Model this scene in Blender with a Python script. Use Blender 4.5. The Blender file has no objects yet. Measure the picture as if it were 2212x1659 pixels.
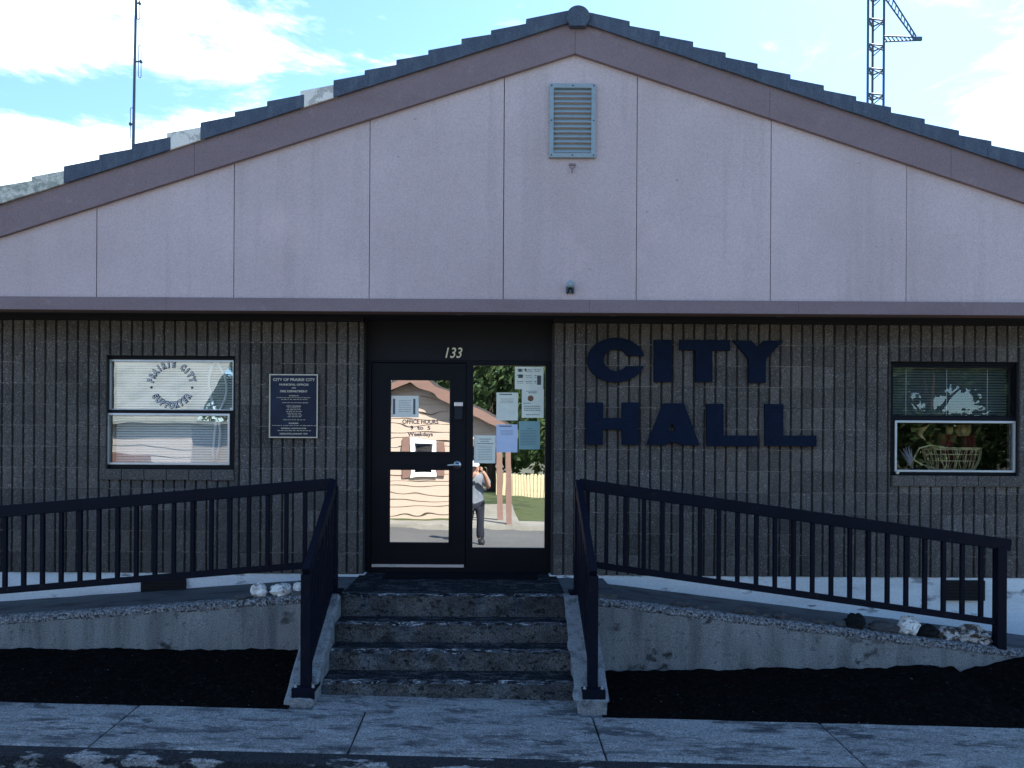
import bpy, math, random
from mathutils import Vector, Matrix, noise as mnoise
from mathutils.geometry import tessellate_polygon
R = math.radians
random.seed(7)
scene = bpy.context.scene
col = scene.collection

# ------------------------------------------------------------------ camera
F, PX0, PY0, TH = 1661.0, 1060.0, 980.0, 0.006      # focal length and optical foot, measured on a 2212 px wide view
cam = bpy.data.cameras.new("camera"); camo = bpy.data.objects.new("camera", cam); col.objects.link(camo)
cam.sensor_width = 36.0; cam.lens = 36.0 * F / 2212.0
cam.shift_x = (1106.0 - PX0) / 2212.0; cam.shift_y = (PY0 - 829.5) / 2212.0
cam.clip_start = 0.05; cam.clip_end = 3000
camo.matrix_world = Matrix.Rotation(R(90), 4, 'X') @ Matrix.Rotation(TH, 4, 'Z')
scene.camera = camo
# ------------------------------------------------------------------ world, sun, exposure
SUN_EL, SUN_AZ = R(45), R(33)
w = bpy.data.worlds.new("World"); scene.world = w; w.use_nodes = True
nt = w.node_tree; nt.nodes.clear()
def N(t, **k):
    n = nt.nodes.new(t)
    for a, b in k.items(): setattr(n, a, b)
    return n
L = lambda a, b: nt.links.new(a, b)
out = N('ShaderNodeOutputWorld'); bg = N('ShaderNodeBackground'); L(bg.outputs[0], out.inputs[0])
sky = N('ShaderNodeTexSky', sky_type='NISHITA', sun_disc=False, sun_elevation=SUN_EL, sun_rotation=SUN_AZ)
sky.air_density = 1.0; sky.dust_density = 0.2; sky.ozone_density = 2.2
bg.inputs[1].default_value = 0.1
tc = N('ShaderNodeTexCoord')
mp = N('ShaderNodeMapping'); mp.inputs['Scale'].default_value = (1.6, 1.6, 5.0); mp.inputs['Location'].default_value = (0.35, 0.2, 0.1)
L(tc.outputs['Generated'], mp.inputs[0])
cn = N('ShaderNodeTexNoise'); cn.inputs['Scale'].default_value = 2.9; cn.inputs['Detail'].default_value = 9; cn.inputs['Roughness'].default_value = 0.68; cn.inputs['Distortion'].default_value = 0.3
L(mp.outputs[0], cn.inputs['Vector'])
sp_ = N('ShaderNodeSeparateXYZ'); L(tc.outputs['Generated'], sp_.inputs[0])
def math2(op, a, b):
    m = N('ShaderNodeMath', operation=op)
    for i_, q in enumerate((a, b)):
        if isinstance(q, (int, float)): m.inputs[i_].default_value = q
        else: L(q, m.inputs[i_])
    return m.outputs[0]
ypos = math2('MAXIMUM', sp_.outputs['Y'], 0.05); su = math2('DIVIDE', sp_.outputs['X'], ypos); sv = math2('DIVIDE', sp_.outputs['Z'], ypos)
def patch(u0, v0, ru, rv):      # 1 towards one patch of the southern sky (bearing, height), 0 away from it
    a = math2('DIVIDE', math2('SUBTRACT', su, u0), ru); b = math2('DIVIDE', math2('SUBTRACT', sv, v0), rv)
    d = math2('ADD', math2('MULTIPLY', a, a), math2('MULTIPLY', b, b)); m = N('ShaderNodeMapRange', interpolation_type='SMOOTHSTEP')
    L(d, m.inputs[0]); m.inputs[1].default_value = 1.6; m.inputs[2].default_value = 0.1; return m.outputs[0]
def madd(a, f, b):
    m = N('ShaderNodeMath', operation='MULTIPLY_ADD'); L(a, m.inputs[0]); m.inputs[1].default_value = f
    if isinstance(b, float): m.inputs[2].default_value = b
    else: L(b, m.inputs[2])
    return m.outputs[0]
c = madd(patch(-0.55, 0.462, 0.22, 0.045), -0.13, cn.outputs[0])          # the blue gap on the left
c = madd(patch(-0.47, 0.55, 0.30, 0.075), 0.10, c)                          # bank of cloud above it
c = madd(patch(-0.62, 0.395, 0.26, 0.045), 0.17, c)                          # cloud along the roof
c = madd(patch(-0.03, 0.52, 0.32, 0.25), -0.17, c)                           # clear pale middle
c = madd(patch(0.68, 0.40, 0.10, 0.08), 0.10, c)                             # milky patch low on the right
c = madd(patch(0.42, 0.50, 0.25, 0.20), -0.20, c)
south = N('ShaderNodeMapRange', interpolation_type='SMOOTHSTEP'); L(sp_.outputs['Y'], south.inputs[0]); south.inputs[1].default_value = -0.1; south.inputs[2].default_value = 0.5
c = madd(south.outputs[0], 0.22, madd(c, 1.0, -0.22))                         # clear northern sky, clouds to the south
rmp = N('ShaderNodeMapRange', interpolation_type='SMOOTHSTEP'); L(c, rmp.inputs[0]); rmp.inputs[1].default_value = 0.39; rmp.inputs[2].default_value = 0.64
mx = N('ShaderNodeMix', data_type='RGBA'); L(rmp.outputs[0], mx.inputs[0]); 
tint = N('ShaderNodeMix', data_type='RGBA', blend_type='MULTIPLY'); tint.inputs[0].default_value = 1; L(sky.outputs[0], tint.inputs[6]); tint.inputs[7].default_value = (0.79, 0.95, 1.08, 1)
L(tint.outputs[2], mx.inputs[6]); mx.inputs[7].default_value = (6.5, 7.6, 8.2, 1)
L(mx.outputs[2], bg.inputs[0])
sl = bpy.data.lights.new("sun", 'SUN'); sl.energy = 4.6; sl.angle = R(0.5); sl.color = (1.0, 0.93, 0.82)
so = bpy.data.objects.new("sun", sl); col.objects.link(so)
sdir = Vector((math.sin(SUN_AZ) * math.cos(SUN_EL), math.cos(SUN_AZ) * math.cos(SUN_EL), math.sin(SUN_EL)))
so.rotation_euler = (-sdir).to_track_quat('-Z', 'Y').to_euler(); so.location = (8, 10, 20)
scene.view_settings.view_transform = 'Standard'; scene.view_settings.look = 'None'
scene.view_settings.exposure = 1.7; scene.view_settings.gamma = 1.0
scene.render.engine = 'CYCLES'; scene.cycles.max_bounces = 8; scene.cycles.transparent_max_bounces = 12

# ------------------------------------------------------------------ helpers
def W(px, py, Y):               # survey: a point measured at distance Y from the photographer
    dx, dy = px - PX0, py - PY0
    return Vector(((dx + TH * dy) / F * Y, Y, -(dy - TH * dx) / F * Y))
def X(px, Y, py=980): return W(px, py, Y).x
def Z(py, Y, px=1060): return W(px, py, Y).z

def mat(name, c, rough=0.85, layers=(), speck=0.0, sscale=180, bump=0.0, bscale=90, bdetail=4, metal=0.0, spec=0.3, tone=False, bdist=0.01):
    """layers: (scale xyz, detail, lo, hi, colour, strength): noise-shaped patches of another colour"""
    m = bpy.data.materials.new(name); m.use_nodes = True; t = m.node_tree; b = t.nodes['Principled BSDF']
    b.inputs['Roughness'].default_value = rough; b.inputs['Metallic'].default_value = metal; b.inputs['Specular IOR Level'].default_value = spec
    g = t.nodes.new('ShaderNodeNewGeometry'); pos = g.outputs['Position']
    rgb = t.nodes.new('ShaderNodeRGB'); rgb.outputs[0].default_value = (*c, 1); cur = rgb.outputs[0]
    def noi(sc, det):
        mp = t.nodes.new('ShaderNodeMapping'); mp.inputs['Scale'].default_value = sc if isinstance(sc, tuple) else (sc,) * 3
        mp.inputs['Location'].default_value = [random.uniform(0, 9) for _ in range(3)]
        t.links.new(pos, mp.inputs[0]); n = t.nodes.new('ShaderNodeTexNoise'); n.inputs['Scale'].default_value = 1.0
        n.inputs['Detail'].default_value = det; n.inputs['Roughness'].default_value = 0.6; t.links.new(mp.outputs[0], n.inputs['Vector']); return n.outputs[0]
    def rng(s, lo, hi, a=0.0, z=1.0):
        r = t.nodes.new('ShaderNodeMapRange'); r.inputs[1].default_value = lo; r.inputs[2].default_value = hi; r.inputs[3].default_value = a; r.inputs[4].default_value = z
        t.links.new(s, r.inputs[0]); return r.outputs[0]
    for (sc, det, lo, hi, c2, st) in layers:
        f = rng(noi(sc, det), lo, hi, 0, st); x = t.nodes.new('ShaderNodeMix'); x.data_type = 'RGBA'
        t.links.new(f, x.inputs[0]); t.links.new(cur, x.inputs[6]); x.inputs[7].default_value = (*c2, 1); cur = x.outputs[2]
    def mul(s):
        nonlocal cur
        x = t.nodes.new('ShaderNodeMix'); x.data_type = 'RGBA'; x.blend_type = 'MULTIPLY'; x.inputs[0].default_value = 1
        t.links.new(cur, x.inputs[6]); t.links.new(s, x.inputs[7]); cur = x.outputs[2]
    if speck: mul(rng(noi(sscale, 2), 0.3, 0.7, 1 - speck, 1 + speck))
    if tone:
        a = t.nodes.new('ShaderNodeAttribute'); a.attribute_name = 'tone'; mul(a.outputs['Fac'])
    t.links.new(cur, b.inputs['Base Color'])
    if bump:
        bp = t.nodes.new('ShaderNodeBump'); bp.inputs['Strength'].default_value = bump; bp.inputs['Distance'].default_value = bdist
        t.links.new(noi(bscale, bdetail), bp.inputs['Height']); t.links.new(bp.outputs[0], b.inputs['Normal'])
    return m
def glass(name, refl, tint=(0.8, 0.85, 0.85), wav=0.0, wscale=(3, 3, 5)):
    m = bpy.data.materials.new(name); m.use_nodes = True; t = m.node_tree; t.nodes.clear()
    o = t.nodes.new('ShaderNodeOutputMaterial'); mix = t.nodes.new('ShaderNodeMixShader'); tr = t.nodes.new('ShaderNodeBsdfTransparent'); gl = t.nodes.new('ShaderNodeBsdfGlossy')
    tr.inputs[0].default_value = (*tint, 1); gl.inputs[0].default_value = (0.95, 0.97, 1, 1); gl.inputs['Roughness'].default_value = 0.0; mix.inputs[0].default_value = refl
    t.links.new(tr.outputs[0], mix.inputs[1]); t.links.new(gl.outputs[0], mix.inputs[2]); t.links.new(mix.outputs[0], o.inputs[0])
    if wav:
        g = t.nodes.new('ShaderNodeNewGeometry'); mp = t.nodes.new('ShaderNodeMapping'); mp.inputs['Scale'].default_value = wscale; n = t.nodes.new('ShaderNodeTexNoise')
        n.inputs['Scale'].default_value = 1; n.inputs['Detail'].default_value = 1; bp = t.nodes.new('ShaderNodeBump'); bp.inputs['Strength'].default_value = 1; bp.inputs['Distance'].default_value = wav
        t.links.new(g.outputs['Position'], mp.inputs[0]); t.links.new(mp.outputs[0], n.inputs['Vector']); t.links.new(n.outputs[0], bp.inputs['Height']); t.links.new(bp.outputs[0], gl.inputs['Normal'])
    return m

ORG = {}                        # world origin of each thing and of the parts under it
def tag(o, label=None, cat=None, group=None, kind=None):
    if label: o['label'] = label
    if cat: o['category'] = cat
    if group: o['group'] = group
    if kind: o['kind'] = kind
    return o
def thing(name, label, cat, loc, group=None):
    o = bpy.data.objects.new(name, None); col.objects.link(o); o.location = loc; o.empty_display_size = 0.1
    ORG[o] = Vector(loc); return tag(o, label, cat, group)
class MB:
    def __init__(s): s.v = []; s.f = []; s.t = []
    def add(s, vs, fs, tone=1.0):
        n = len(s.v); s.v += [Vector(v) for v in vs]; s.f += [tuple(i + n for i in f) for f in fs]; s.t += [tone] * len(fs); return s
    def box(s, a, b, tone=1.0):
        (x0, y0, z0), (x1, y1, z1) = a, b
        x0, x1 = sorted((x0, x1)); y0, y1 = sorted((y0, y1)); z0, z1 = sorted((z0, z1))
        return s.add([(x0, y0, z0), (x1, y0, z0), (x1, y1, z0), (x0, y1, z0), (x0, y0, z1), (x1, y0, z1), (x1, y1, z1), (x0, y1, z1)],
                     [(3, 2, 1, 0), (4, 5, 6, 7), (0, 1, 5, 4), (1, 2, 6, 5), (2, 3, 7, 6), (3, 0, 4, 7)], tone)
    def prism(s, loops, y0, y1, tone=1.0):      # outline in x, z (outer loop, then holes), from y0 (front) to y1 (back)
        if not isinstance(loops[0][0], (tuple, list, Vector)): loops = [loops]
        l3 = [[Vector((p[0], p[1], 0)) for p in lp] for lp in loops]; flat = [p for lp in l3 for p in lp]; n = len(flat)
        tri = tessellate_polygon(l3); vs = [(p.x, y0, p.y) for p in flat] + [(p.x, y1, p.y) for p in flat]; fs = []
        for t in tri:
            a, b, c_ = [flat[i] for i in t]
            if (b - a).cross(c_ - a).z < 0: t = (t[0], t[2], t[1])
            fs += [tuple(t), tuple(i + n for i in reversed(t))]
        o = 0
        for k, lp in enumerate(l3):
            m = len(lp); area = sum(lp[i].x * lp[(i + 1) % m].y - lp[(i + 1) % m].x * lp[i].y for i in range(m))
            ccw = (area > 0) == (k == 0)
            for i in range(m):
                j = (i + 1) % m; q = (o + i, o + i + n, o + j + n, o + j); fs.append(q if ccw else q[::-1])
            o += m
        return s.add(vs, fs, tone)
    def frame(s, outer, holes, y0, y1):         # rectangle (x0, z0, x1, z1) with rectangular openings
        xs_ = sorted({outer[0], outer[2]} | {v for h in holes for v in (h[0], h[2])}); zs_ = sorted({outer[1], outer[3]} | {v for h in holes for v in (h[1], h[3])})
        nx, nz = len(xs_) - 1, len(zs_) - 1
        def full(i, j):
            if not (0 <= i < nx and 0 <= j < nz): return False
            x, z = (xs_[i] + xs_[i + 1]) / 2, (zs_[j] + zs_[j + 1]) / 2
            return not any(h[0] < x < h[2] and h[1] < z < h[3] for h in holes)
        vs = [(x, y, z) for y in (y0, y1) for z in zs_ for x in xs_]; n = (nx + 1) * (nz + 1); fs = []
        k = lambda i, j, b: b * n + j * (nx + 1) + i
        for i in range(nx):
            for j in range(nz):
                if not full(i, j): continue
                fs += [(k(i, j, 0), k(i + 1, j, 0), k(i + 1, j + 1, 0), k(i, j + 1, 0)), (k(i, j + 1, 1), k(i + 1, j + 1, 1), k(i + 1, j, 1), k(i, j, 1))]
                if not full(i - 1, j): fs.append((k(i, j, 1), k(i, j, 0), k(i, j + 1, 0), k(i, j + 1, 1)))
                if not full(i + 1, j): fs.append((k(i + 1, j, 0), k(i + 1, j, 1), k(i + 1, j + 1, 1), k(i + 1, j + 1, 0)))
                if not full(i, j - 1): fs.append((k(i, j, 1), k(i + 1, j, 1), k(i + 1, j, 0), k(i, j, 0)))
                if not full(i, j + 1): fs.append((k(i, j + 1, 0), k(i + 1, j + 1, 0), k(i + 1, j + 1, 1), k(i, j + 1, 1)))
        used = sorted({v for f in fs for v in f}); mp = {v: i for i, v in enumerate(used)}
        return s.add([vs[v] for v in used], [tuple(mp[v] for v in f) for f in fs])
    def bar(s, p, q, w_, h):                    # square section bar between two points, h upright
        p, q = Vector(p), Vector(q); d = (q - p).normalized(); up = Vector((0, 0, 1)) if abs(d.z) < 0.95 else Vector((0, 1, 0))
        sd = d.cross(up).normalized() * w_ / 2; u = sd.cross(d).normalized() * h / 2
        vs = [p - sd - u, p + sd - u, p + sd + u, p - sd + u, q - sd - u, q + sd - u, q + sd + u, q - sd + u]
        return s.add(vs, [(0, 1, 2, 3), (7, 6, 5, 4), (1, 0, 4, 5), (2, 1, 5, 6), (3, 2, 6, 7), (0, 3, 7, 4)])
    def tube(s, pts, r, seg=8, cap=True):
        pts = [Vector(p) for p in pts]; n = len(pts); rs = r if isinstance(r, (list, tuple)) else [r] * n; vs = []; fs = []
        pu = None
        for i, p in enumerate(pts):
            d = (pts[min(i + 1, n - 1)] - pts[max(i - 1, 0)]).normalized()
            if pu is None: pu = d.orthogonal().normalized()
            pu = (pu - d * pu.dot(d)); pu = pu.normalized() if pu.length > 1e-5 else d.orthogonal().normalized(); b = d.cross(pu)
            for k in range(seg):
                a = 2 * math.pi * k / seg; vs.append(p + (pu * math.cos(a) + b * math.sin(a)) * rs[i])
        for i in range(n - 1):
            for k in range(seg):
                k2 = (k + 1) % seg; fs.append((i * seg + k, i * seg + k2, (i + 1) * seg + k2, (i + 1) * seg + k))
        if cap: fs += [tuple(range(seg))[::-1], tuple((n - 1) * seg + k for k in range(seg))]
        return s.add(vs, fs)
    def grid(s, fn, nu, nv):                    # fn(u, v) for u, v in 0..1
        vs = [fn(i / nu, j / nv) for j in range(nv + 1) for i in range(nu + 1)]
        return s.add(vs, [(j * (nu + 1) + i, j * (nu + 1) + i + 1, (j + 1) * (nu + 1) + i + 1, (j + 1) * (nu + 1) + i) for j in range(nv) for i in range(nu)])
    def lathe(s, c_, prof, axis='z', seg=16):
        vs = []; fs = []
        for (r, h) in prof:
            for k in range(seg):
                a = 2 * math.pi * k / seg; u, v = r * math.cos(a), r * math.sin(a)
                vs.append(Vector(c_) + (Vector((u, v, h)) if axis == 'z' else Vector((u, h, v))))
        for i in range(len(prof) - 1):
            for k in range(seg): fs.append((i * seg + k, i * seg + (k + 1) % seg, (i + 1) * seg + (k + 1) % seg, (i + 1) * seg + k))
        fs += [tuple(range(seg))[::-1], tuple((len(prof) - 1) * seg + k for k in range(seg))]
        return s.add(vs, fs)
    def build(s, name, m, parent=None, loc=None, smooth=False, bevel=0.0):
        o3 = ORG[parent] if parent is not None else Vector(loc if loc is not None else (0, 0, 0))
        me = bpy.data.meshes.new(name); me.from_pydata([v - o3 for v in s.v], [], s.f)
        if len(set(s.t)) > 1:
            at = me.attributes.new('tone', 'FLOAT', 'FACE'); at.data.foreach_set('value', s.t)
        if smooth: me.polygons.foreach_set('use_smooth', [True] * len(me.polygons))
        me.materials.append(m); me.update(); o = bpy.data.objects.new(name, me); col.objects.link(o); ORG[o] = o3
        if parent is not None: o.parent = parent
        else: o.location = o3
        if bevel:
            bv = o.modifiers.new('bevel', 'BEVEL'); bv.width = bevel; bv.segments = 2; bv.limit_method = 'ANGLE'
        return o
def rock(mb, c_, rx, ry, rz, seed, rough=0.25, nu=14, nv=9):
    def fn(u, v):
        a = u * 2 * math.pi; b = (v - 0.5) * math.pi; d = Vector((math.cos(a) * math.cos(b), math.sin(a) * math.cos(b), math.sin(b)))
        k = 1 + rough * mnoise.noise(d * 1.6 + Vector((seed * 7.1, 0, 0))) * 1.6 + rough * 0.7 * mnoise.noise(d * 4.3 + Vector((0, seed * 3.7, 0)))
        return Vector(c_) + Vector((d.x * rx, d.y * ry, d.z * rz)) * k
    return mb.grid(fn, nu, nv)
def text_mesh(s, size, x, y, z, depth=0.002, bold=0.0, shear=0.0, align='CENTER', rot=0.0, sx=1.0, space=1.0):
    """returns (verts, faces) of a line of raised lettering standing on the x-z plane, facing -y"""
    cu = bpy.data.curves.new('t', 'FONT'); cu.body = s; cu.size = size; cu.align_x = align; cu.extrude = depth / 2; cu.offset = bold; cu.shear = shear; cu.space_character = space; cu.resolution_u = 3
    o = bpy.data.objects.new('t', cu); col.objects.link(o)
    me = bpy.data.meshes.new_from_object(o.evaluated_get(bpy.context.evaluated_depsgraph_get()))
    ca, sa = math.cos(rot), math.sin(rot); vs = []
    for v in me.vertices:
        u, h = v.co.x * sx, v.co.y; vs.append(Vector((x + u * ca - h * sa, y - v.co.z, z + u * sa + h * ca)))
    fs = [tuple(p.vertices) for p in me.polygons]
    bpy.data.objects.remove(o); bpy.data.curves.remove(cu); bpy.data.meshes.remove(me); return vs, fs

# ------------------------------------------------------------------ materials
M = {}
M['stucco'] = mat('stucco', (0.615, 0.485, 0.472), 0.9, [((0.55, 0.55, 0.45), 4, 0.40, 0.66, (0.50, 0.385, 0.375), 0.8), ((5, 5, 0.3), 4, 0.52, 0.70, (0.46, 0.36, 0.345), 0.55), ((1.6, 1.6, 1.2), 5, 0.58, 0.75, (0.72, 0.55, 0.53), 0.5), ((13, 13, 13), 2, 0.76, 0.79, (0.25, 0.2, 0.2), 0.6)], 0.13, 95, 0.4, 110, spec=0.1)
M['trim'] = mat('trim_paint', (0.255, 0.187, 0.192), 0.75, [((1.2, 1.2, 3), 4, 0.4, 0.7, (0.215, 0.15, 0.155), 0.75), ((5, 5, 5), 5, 0.6, 0.7, (0.34, 0.245, 0.245), 0.5)], 0.16, 110, 0.2, 100, spec=0.12)
M['tile'] = mat('slate_tile', (0.075, 0.0913, 0.125), 0.85, [((14, 14, 5), 4, 0.45, 0.7, (0.13, 0.154, 0.1875), 0.5)], 0.3, 120, 0.4, 110)
M['tile_pale'] = mat('pale_tile', (0.85, 0.78, 0.68), 0.85, [((9, 9, 9), 4, 0.58, 0.63, (0.3, 0.28, 0.25), 0.6)], 0.15, 90, 0.3, 110)
M['tile_lichen'] = mat('lichened_tile', (0.36, 0.36, 0.30), 0.85, [((9, 9, 12), 4, 0.44, 0.54, (0.68, 0.64, 0.54), 0.85), ((40, 40, 40), 2, 0.7, 0.74, (0.08, 0.08, 0.07), 0.8)], 0.25, 90, 0.3, 110)
M['block'] = mat('split_rib_block', (0.215, 0.188, 0.168), 0.95, [((85, 85, 85), 2, 0.58, 0.70, (0.62, 0.58, 0.54), 0.75), ((60, 60, 60), 2, 0.32, 0.45, (0.045, 0.042, 0.04), 0.6), ((1.3, 1.3, 0.9), 4, 0.45, 0.7, (0.15, 0.124, 0.105), 0.6)], 0.5, 150, 1.0, 70, tone=True, bdist=0.02, spec=0.1)
M['pale_roof'] = mat('pale_reflector_roof', (0.27, 0.29, 0.275), 0.7, [((1.5, 1.5, 1.5), 4, 0.45, 0.6, (0.2, 0.22, 0.21), 0.8)])
M['mortar'] = mat('mortar', (0.040, 0.037, 0.034), 0.95, (), 0.3, 200)
M['white_found'] = mat('white_foundation_paint', (0.798, 0.836, 0.836), 0.8, [((2.2, 2.2, 7), 6, 0.6, 0.66, (0.133, 0.133, 0.133), 0.9), ((0.8, 0.8, 5), 5, 0.45, 0.7, (0.57, 0.589, 0.589), 0.6)], 0.15, 150, 0.2, 80)
M['dark'] = mat('dark_brown_paint', (0.0084, 0.0084, 0.0112), 0.7, [((2, 2, 2), 4, 0.4, 0.7, (0.0126, 0.0126, 0.0168), 0.6)], 0.3, 160, 0.1, 90)
M['soffit'] = mat('soffit_paint_and_shade', (0.02, 0.02, 0.025), 0.9, (), 0.2, 150)
M['bronze'] = mat('bronze_frame', (0.0035, 0.0038, 0.007), 0.5, [((3, 3, 3), 3, 0.4, 0.7, (0.006, 0.006, 0.010), 0.6)], 0.2, 160, spec=0.15)
M['rail'] = mat('rail_paint', (0.0032, 0.0042, 0.0115), 0.6, [((6, 6, 6), 4, 0.5, 0.7, (0.006, 0.0075, 0.017), 0.5), ((14, 14, 14), 5, 0.64, 0.68, (0.03, 0.022, 0.018), 0.5)], 0.3, 120, 0.2, 60, spec=0.12)
M['alu'] = mat('aluminium', (0.55, 0.56, 0.57), 0.4, [((9, 9, 9), 3, 0.5, 0.7, (0.4, 0.41, 0.42), 0.5)], metal=0.6)
M['steel'] = mat('brushed_steel', (0.6, 0.6, 0.6), 0.3, [((20, 20, 20), 2, 0.5, 0.7, (0.5, 0.5, 0.5), 0.4)], metal=0.9)
M['vent'] = mat('vent_paint', (0.30, 0.36, 0.38), 0.6, [((5, 5, 9), 4, 0.5, 0.7, (0.22, 0.27, 0.3), 0.5)], 0.1, 140)
M['concrete'] = mat('sidewalk_concrete', (0.275, 0.275, 0.26), 0.9, [((0.9, 1.4, 1.2), 6, 0.42, 0.62, (0.19, 0.192, 0.185), 0.8), ((2.0, 6.5, 5), 7, 0.50, 0.60, (0.075, 0.077, 0.08), 0.9), ((9, 22, 18), 6, 0.52, 0.64, (0.38, 0.375, 0.36), 0.6), ((3.6, 9, 8), 8, 0.58, 0.63, (0.05, 0.052, 0.055), 0.8), ((40, 50, 45), 3, 0.54, 0.66, (0.10, 0.102, 0.10), 0.6)], 0.5, 85, 0.6, 60, spec=0.1)
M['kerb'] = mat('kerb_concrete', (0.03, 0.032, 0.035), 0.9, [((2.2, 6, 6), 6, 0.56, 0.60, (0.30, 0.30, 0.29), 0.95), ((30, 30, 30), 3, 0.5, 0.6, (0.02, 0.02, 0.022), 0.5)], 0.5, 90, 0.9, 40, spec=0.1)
M['asphalt'] = mat('asphalt', (0.10, 0.098, 0.094), 0.95, [((0.4, 0.4, 0.4), 4, 0.4, 0.7, (0.13, 0.127, 0.12), 0.7)], 0.5, 120, 0.5, 80)
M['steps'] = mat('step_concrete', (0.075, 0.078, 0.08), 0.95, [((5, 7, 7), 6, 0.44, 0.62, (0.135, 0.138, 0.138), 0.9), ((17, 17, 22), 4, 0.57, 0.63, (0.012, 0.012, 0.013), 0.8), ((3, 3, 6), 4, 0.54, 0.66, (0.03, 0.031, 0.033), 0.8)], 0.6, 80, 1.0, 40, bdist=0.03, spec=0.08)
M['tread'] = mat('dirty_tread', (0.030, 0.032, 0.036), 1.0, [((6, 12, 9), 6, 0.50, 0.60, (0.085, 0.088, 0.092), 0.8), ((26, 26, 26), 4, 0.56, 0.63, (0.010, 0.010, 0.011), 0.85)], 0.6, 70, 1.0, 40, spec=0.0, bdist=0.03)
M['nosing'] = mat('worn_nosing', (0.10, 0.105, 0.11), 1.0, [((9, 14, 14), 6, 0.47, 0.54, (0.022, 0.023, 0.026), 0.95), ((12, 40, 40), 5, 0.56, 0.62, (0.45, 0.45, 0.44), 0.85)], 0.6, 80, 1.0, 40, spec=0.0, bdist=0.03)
M['cheek'] = mat('cheek_concrete', (0.24, 0.248, 0.248), 0.95, [((14, 14, 14), 5, 0.5, 0.64, (0.112, 0.112, 0.1152), 0.8)], 0.4, 120, 0.8, 50, bdist=0.02)
M['retain'] = mat('retaining_wall_concrete', (0.21, 0.215, 0.21), 0.95, [((6, 6, 0.7), 5, 0.45, 0.62, (0.115, 0.118, 0.12), 0.8), ((3, 3, 4), 7, 0.61, 0.66, (0.03, 0.03, 0.032), 0.9), ((2, 2, 1), 4, 0.5, 0.7, (0.28, 0.285, 0.275), 0.7), ((16, 16, 16), 4, 0.6, 0.68, (0.08, 0.08, 0.082), 0.6)], 0.4, 95, 0.6, 50, spec=0.1)
M['aggregate'] = mat('exposed_aggregate', (0.17, 0.17, 0.17), 0.95, [((45, 45, 45), 2, 0.52, 0.58, (0.442, 0.442, 0.442), 0.7), ((40, 40, 40), 2, 0.54, 0.6, (0.0204, 0.0204, 0.0238), 0.9)], 0.4, 100, 1.0, 45, bdist=0.03)
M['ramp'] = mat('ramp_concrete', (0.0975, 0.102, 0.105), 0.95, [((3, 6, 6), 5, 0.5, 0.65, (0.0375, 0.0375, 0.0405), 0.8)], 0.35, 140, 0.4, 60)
M['soil'] = mat('dark_soil', (0.0050, 0.0045, 0.0042), 1.0, [((22, 22, 22), 4, 0.52, 0.64, (0.012, 0.0115, 0.011), 0.8), ((55, 55, 55), 1, 0.77, 0.79, (0.3, 0.3, 0.3), 0.7)], 0.6, 60, 1.0, 30, spec=0.02, bdist=0.04)
M['mat'] = mat('rubber_mat', (0.006, 0.006, 0.008), 0.95, (), 0.5, 160, 0.6, 130, spec=0.1)
M['blue'] = mat('navy_letter_paint', (0.0072, 0.0130, 0.030), 0.75, [((6, 6, 6), 4, 0.45, 0.7, (0.005, 0.009, 0.021), 0.7), ((30, 30, 30), 4, 0.62, 0.70, (0.02, 0.028, 0.05), 0.5)], 0.3, 120, 0.15, 80, spec=0.08)
M['plaque'] = mat('plaque_bronze', (0.0064, 0.0112, 0.032), 0.5, [((7, 7, 5), 3, 0.45, 0.7, (0.012, 0.024, 0.056), 0.8)], 0.2, 160, metal=0.2)
M['gold'] = mat('plaque_brass', (0.62, 0.55, 0.42), 0.5, [((30, 30, 30), 2, 0.5, 0.7, (0.42, 0.37, 0.28), 0.5)], metal=0.1)
M['cream'] = mat('cream_digit', (0.85, 0.78, 0.55), 0.5, [((30, 30, 30), 2, 0.5, 0.7, (0.7, 0.62, 0.4), 0.4)])
M['paper'] = mat('paper', (0.85, 0.85, 0.72), 0.12, [((9, 9, 9), 3, 0.45, 0.7, (0.62, 0.68, 0.66), 0.5)])
M['paper_blue'] = mat('blue_paper', (0.60, 0.68, 0.85), 0.12, [((9, 9, 9), 3, 0.45, 0.7, (0.45, 0.6, 0.85), 0.5)])
M['paper_teal'] = mat('teal_paper', (0.26, 0.42, 0.42), 0.12, [((9, 9, 9), 3, 0.45, 0.7, (0.2, 0.35, 0.36), 0.5)])
M['certificate'] = mat('certificate_paper', (0.88, 0.84, 0.74), 0.5, [((9, 9, 9), 3, 0.45, 0.7, (0.82, 0.78, 0.68), 0.5)])
M['ink'] = mat('print_ink', (0.10, 0.12, 0.13), 0.9, [((40, 40, 40), 2, 0.45, 0.7, (0.2, 0.22, 0.23), 0.6)])
M['ink_red'] = mat('rust_ink', (0.22, 0.09, 0.05), 0.9, [((90, 90, 90), 2, 0.45, 0.7, (0.3, 0.2, 0.12), 0.6)])
M['grey_vinyl'] = mat('grey_vinyl', (0.17, 0.16, 0.16), 0.7, [((30, 30, 30), 2, 0.45, 0.7, (0.13, 0.125, 0.13), 0.5)])
M['black_vinyl'] = mat('black_vinyl', (0.012, 0.013, 0.02), 0.6, [((30, 30, 30), 2, 0.45, 0.7, (0.02, 0.02, 0.03), 0.5)])
M['white_vinyl'] = mat('white_vinyl', (0.85, 0.86, 0.88), 0.6, [((30, 30, 30), 2, 0.45, 0.7, (0.78, 0.8, 0.82), 0.5)])
M['blind'] = mat('white_blind', (0.80, 0.82, 0.78), 0.7, [((2, 2, 30), 2, 0.45, 0.7, (0.72, 0.75, 0.72), 0.5)])
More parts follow.
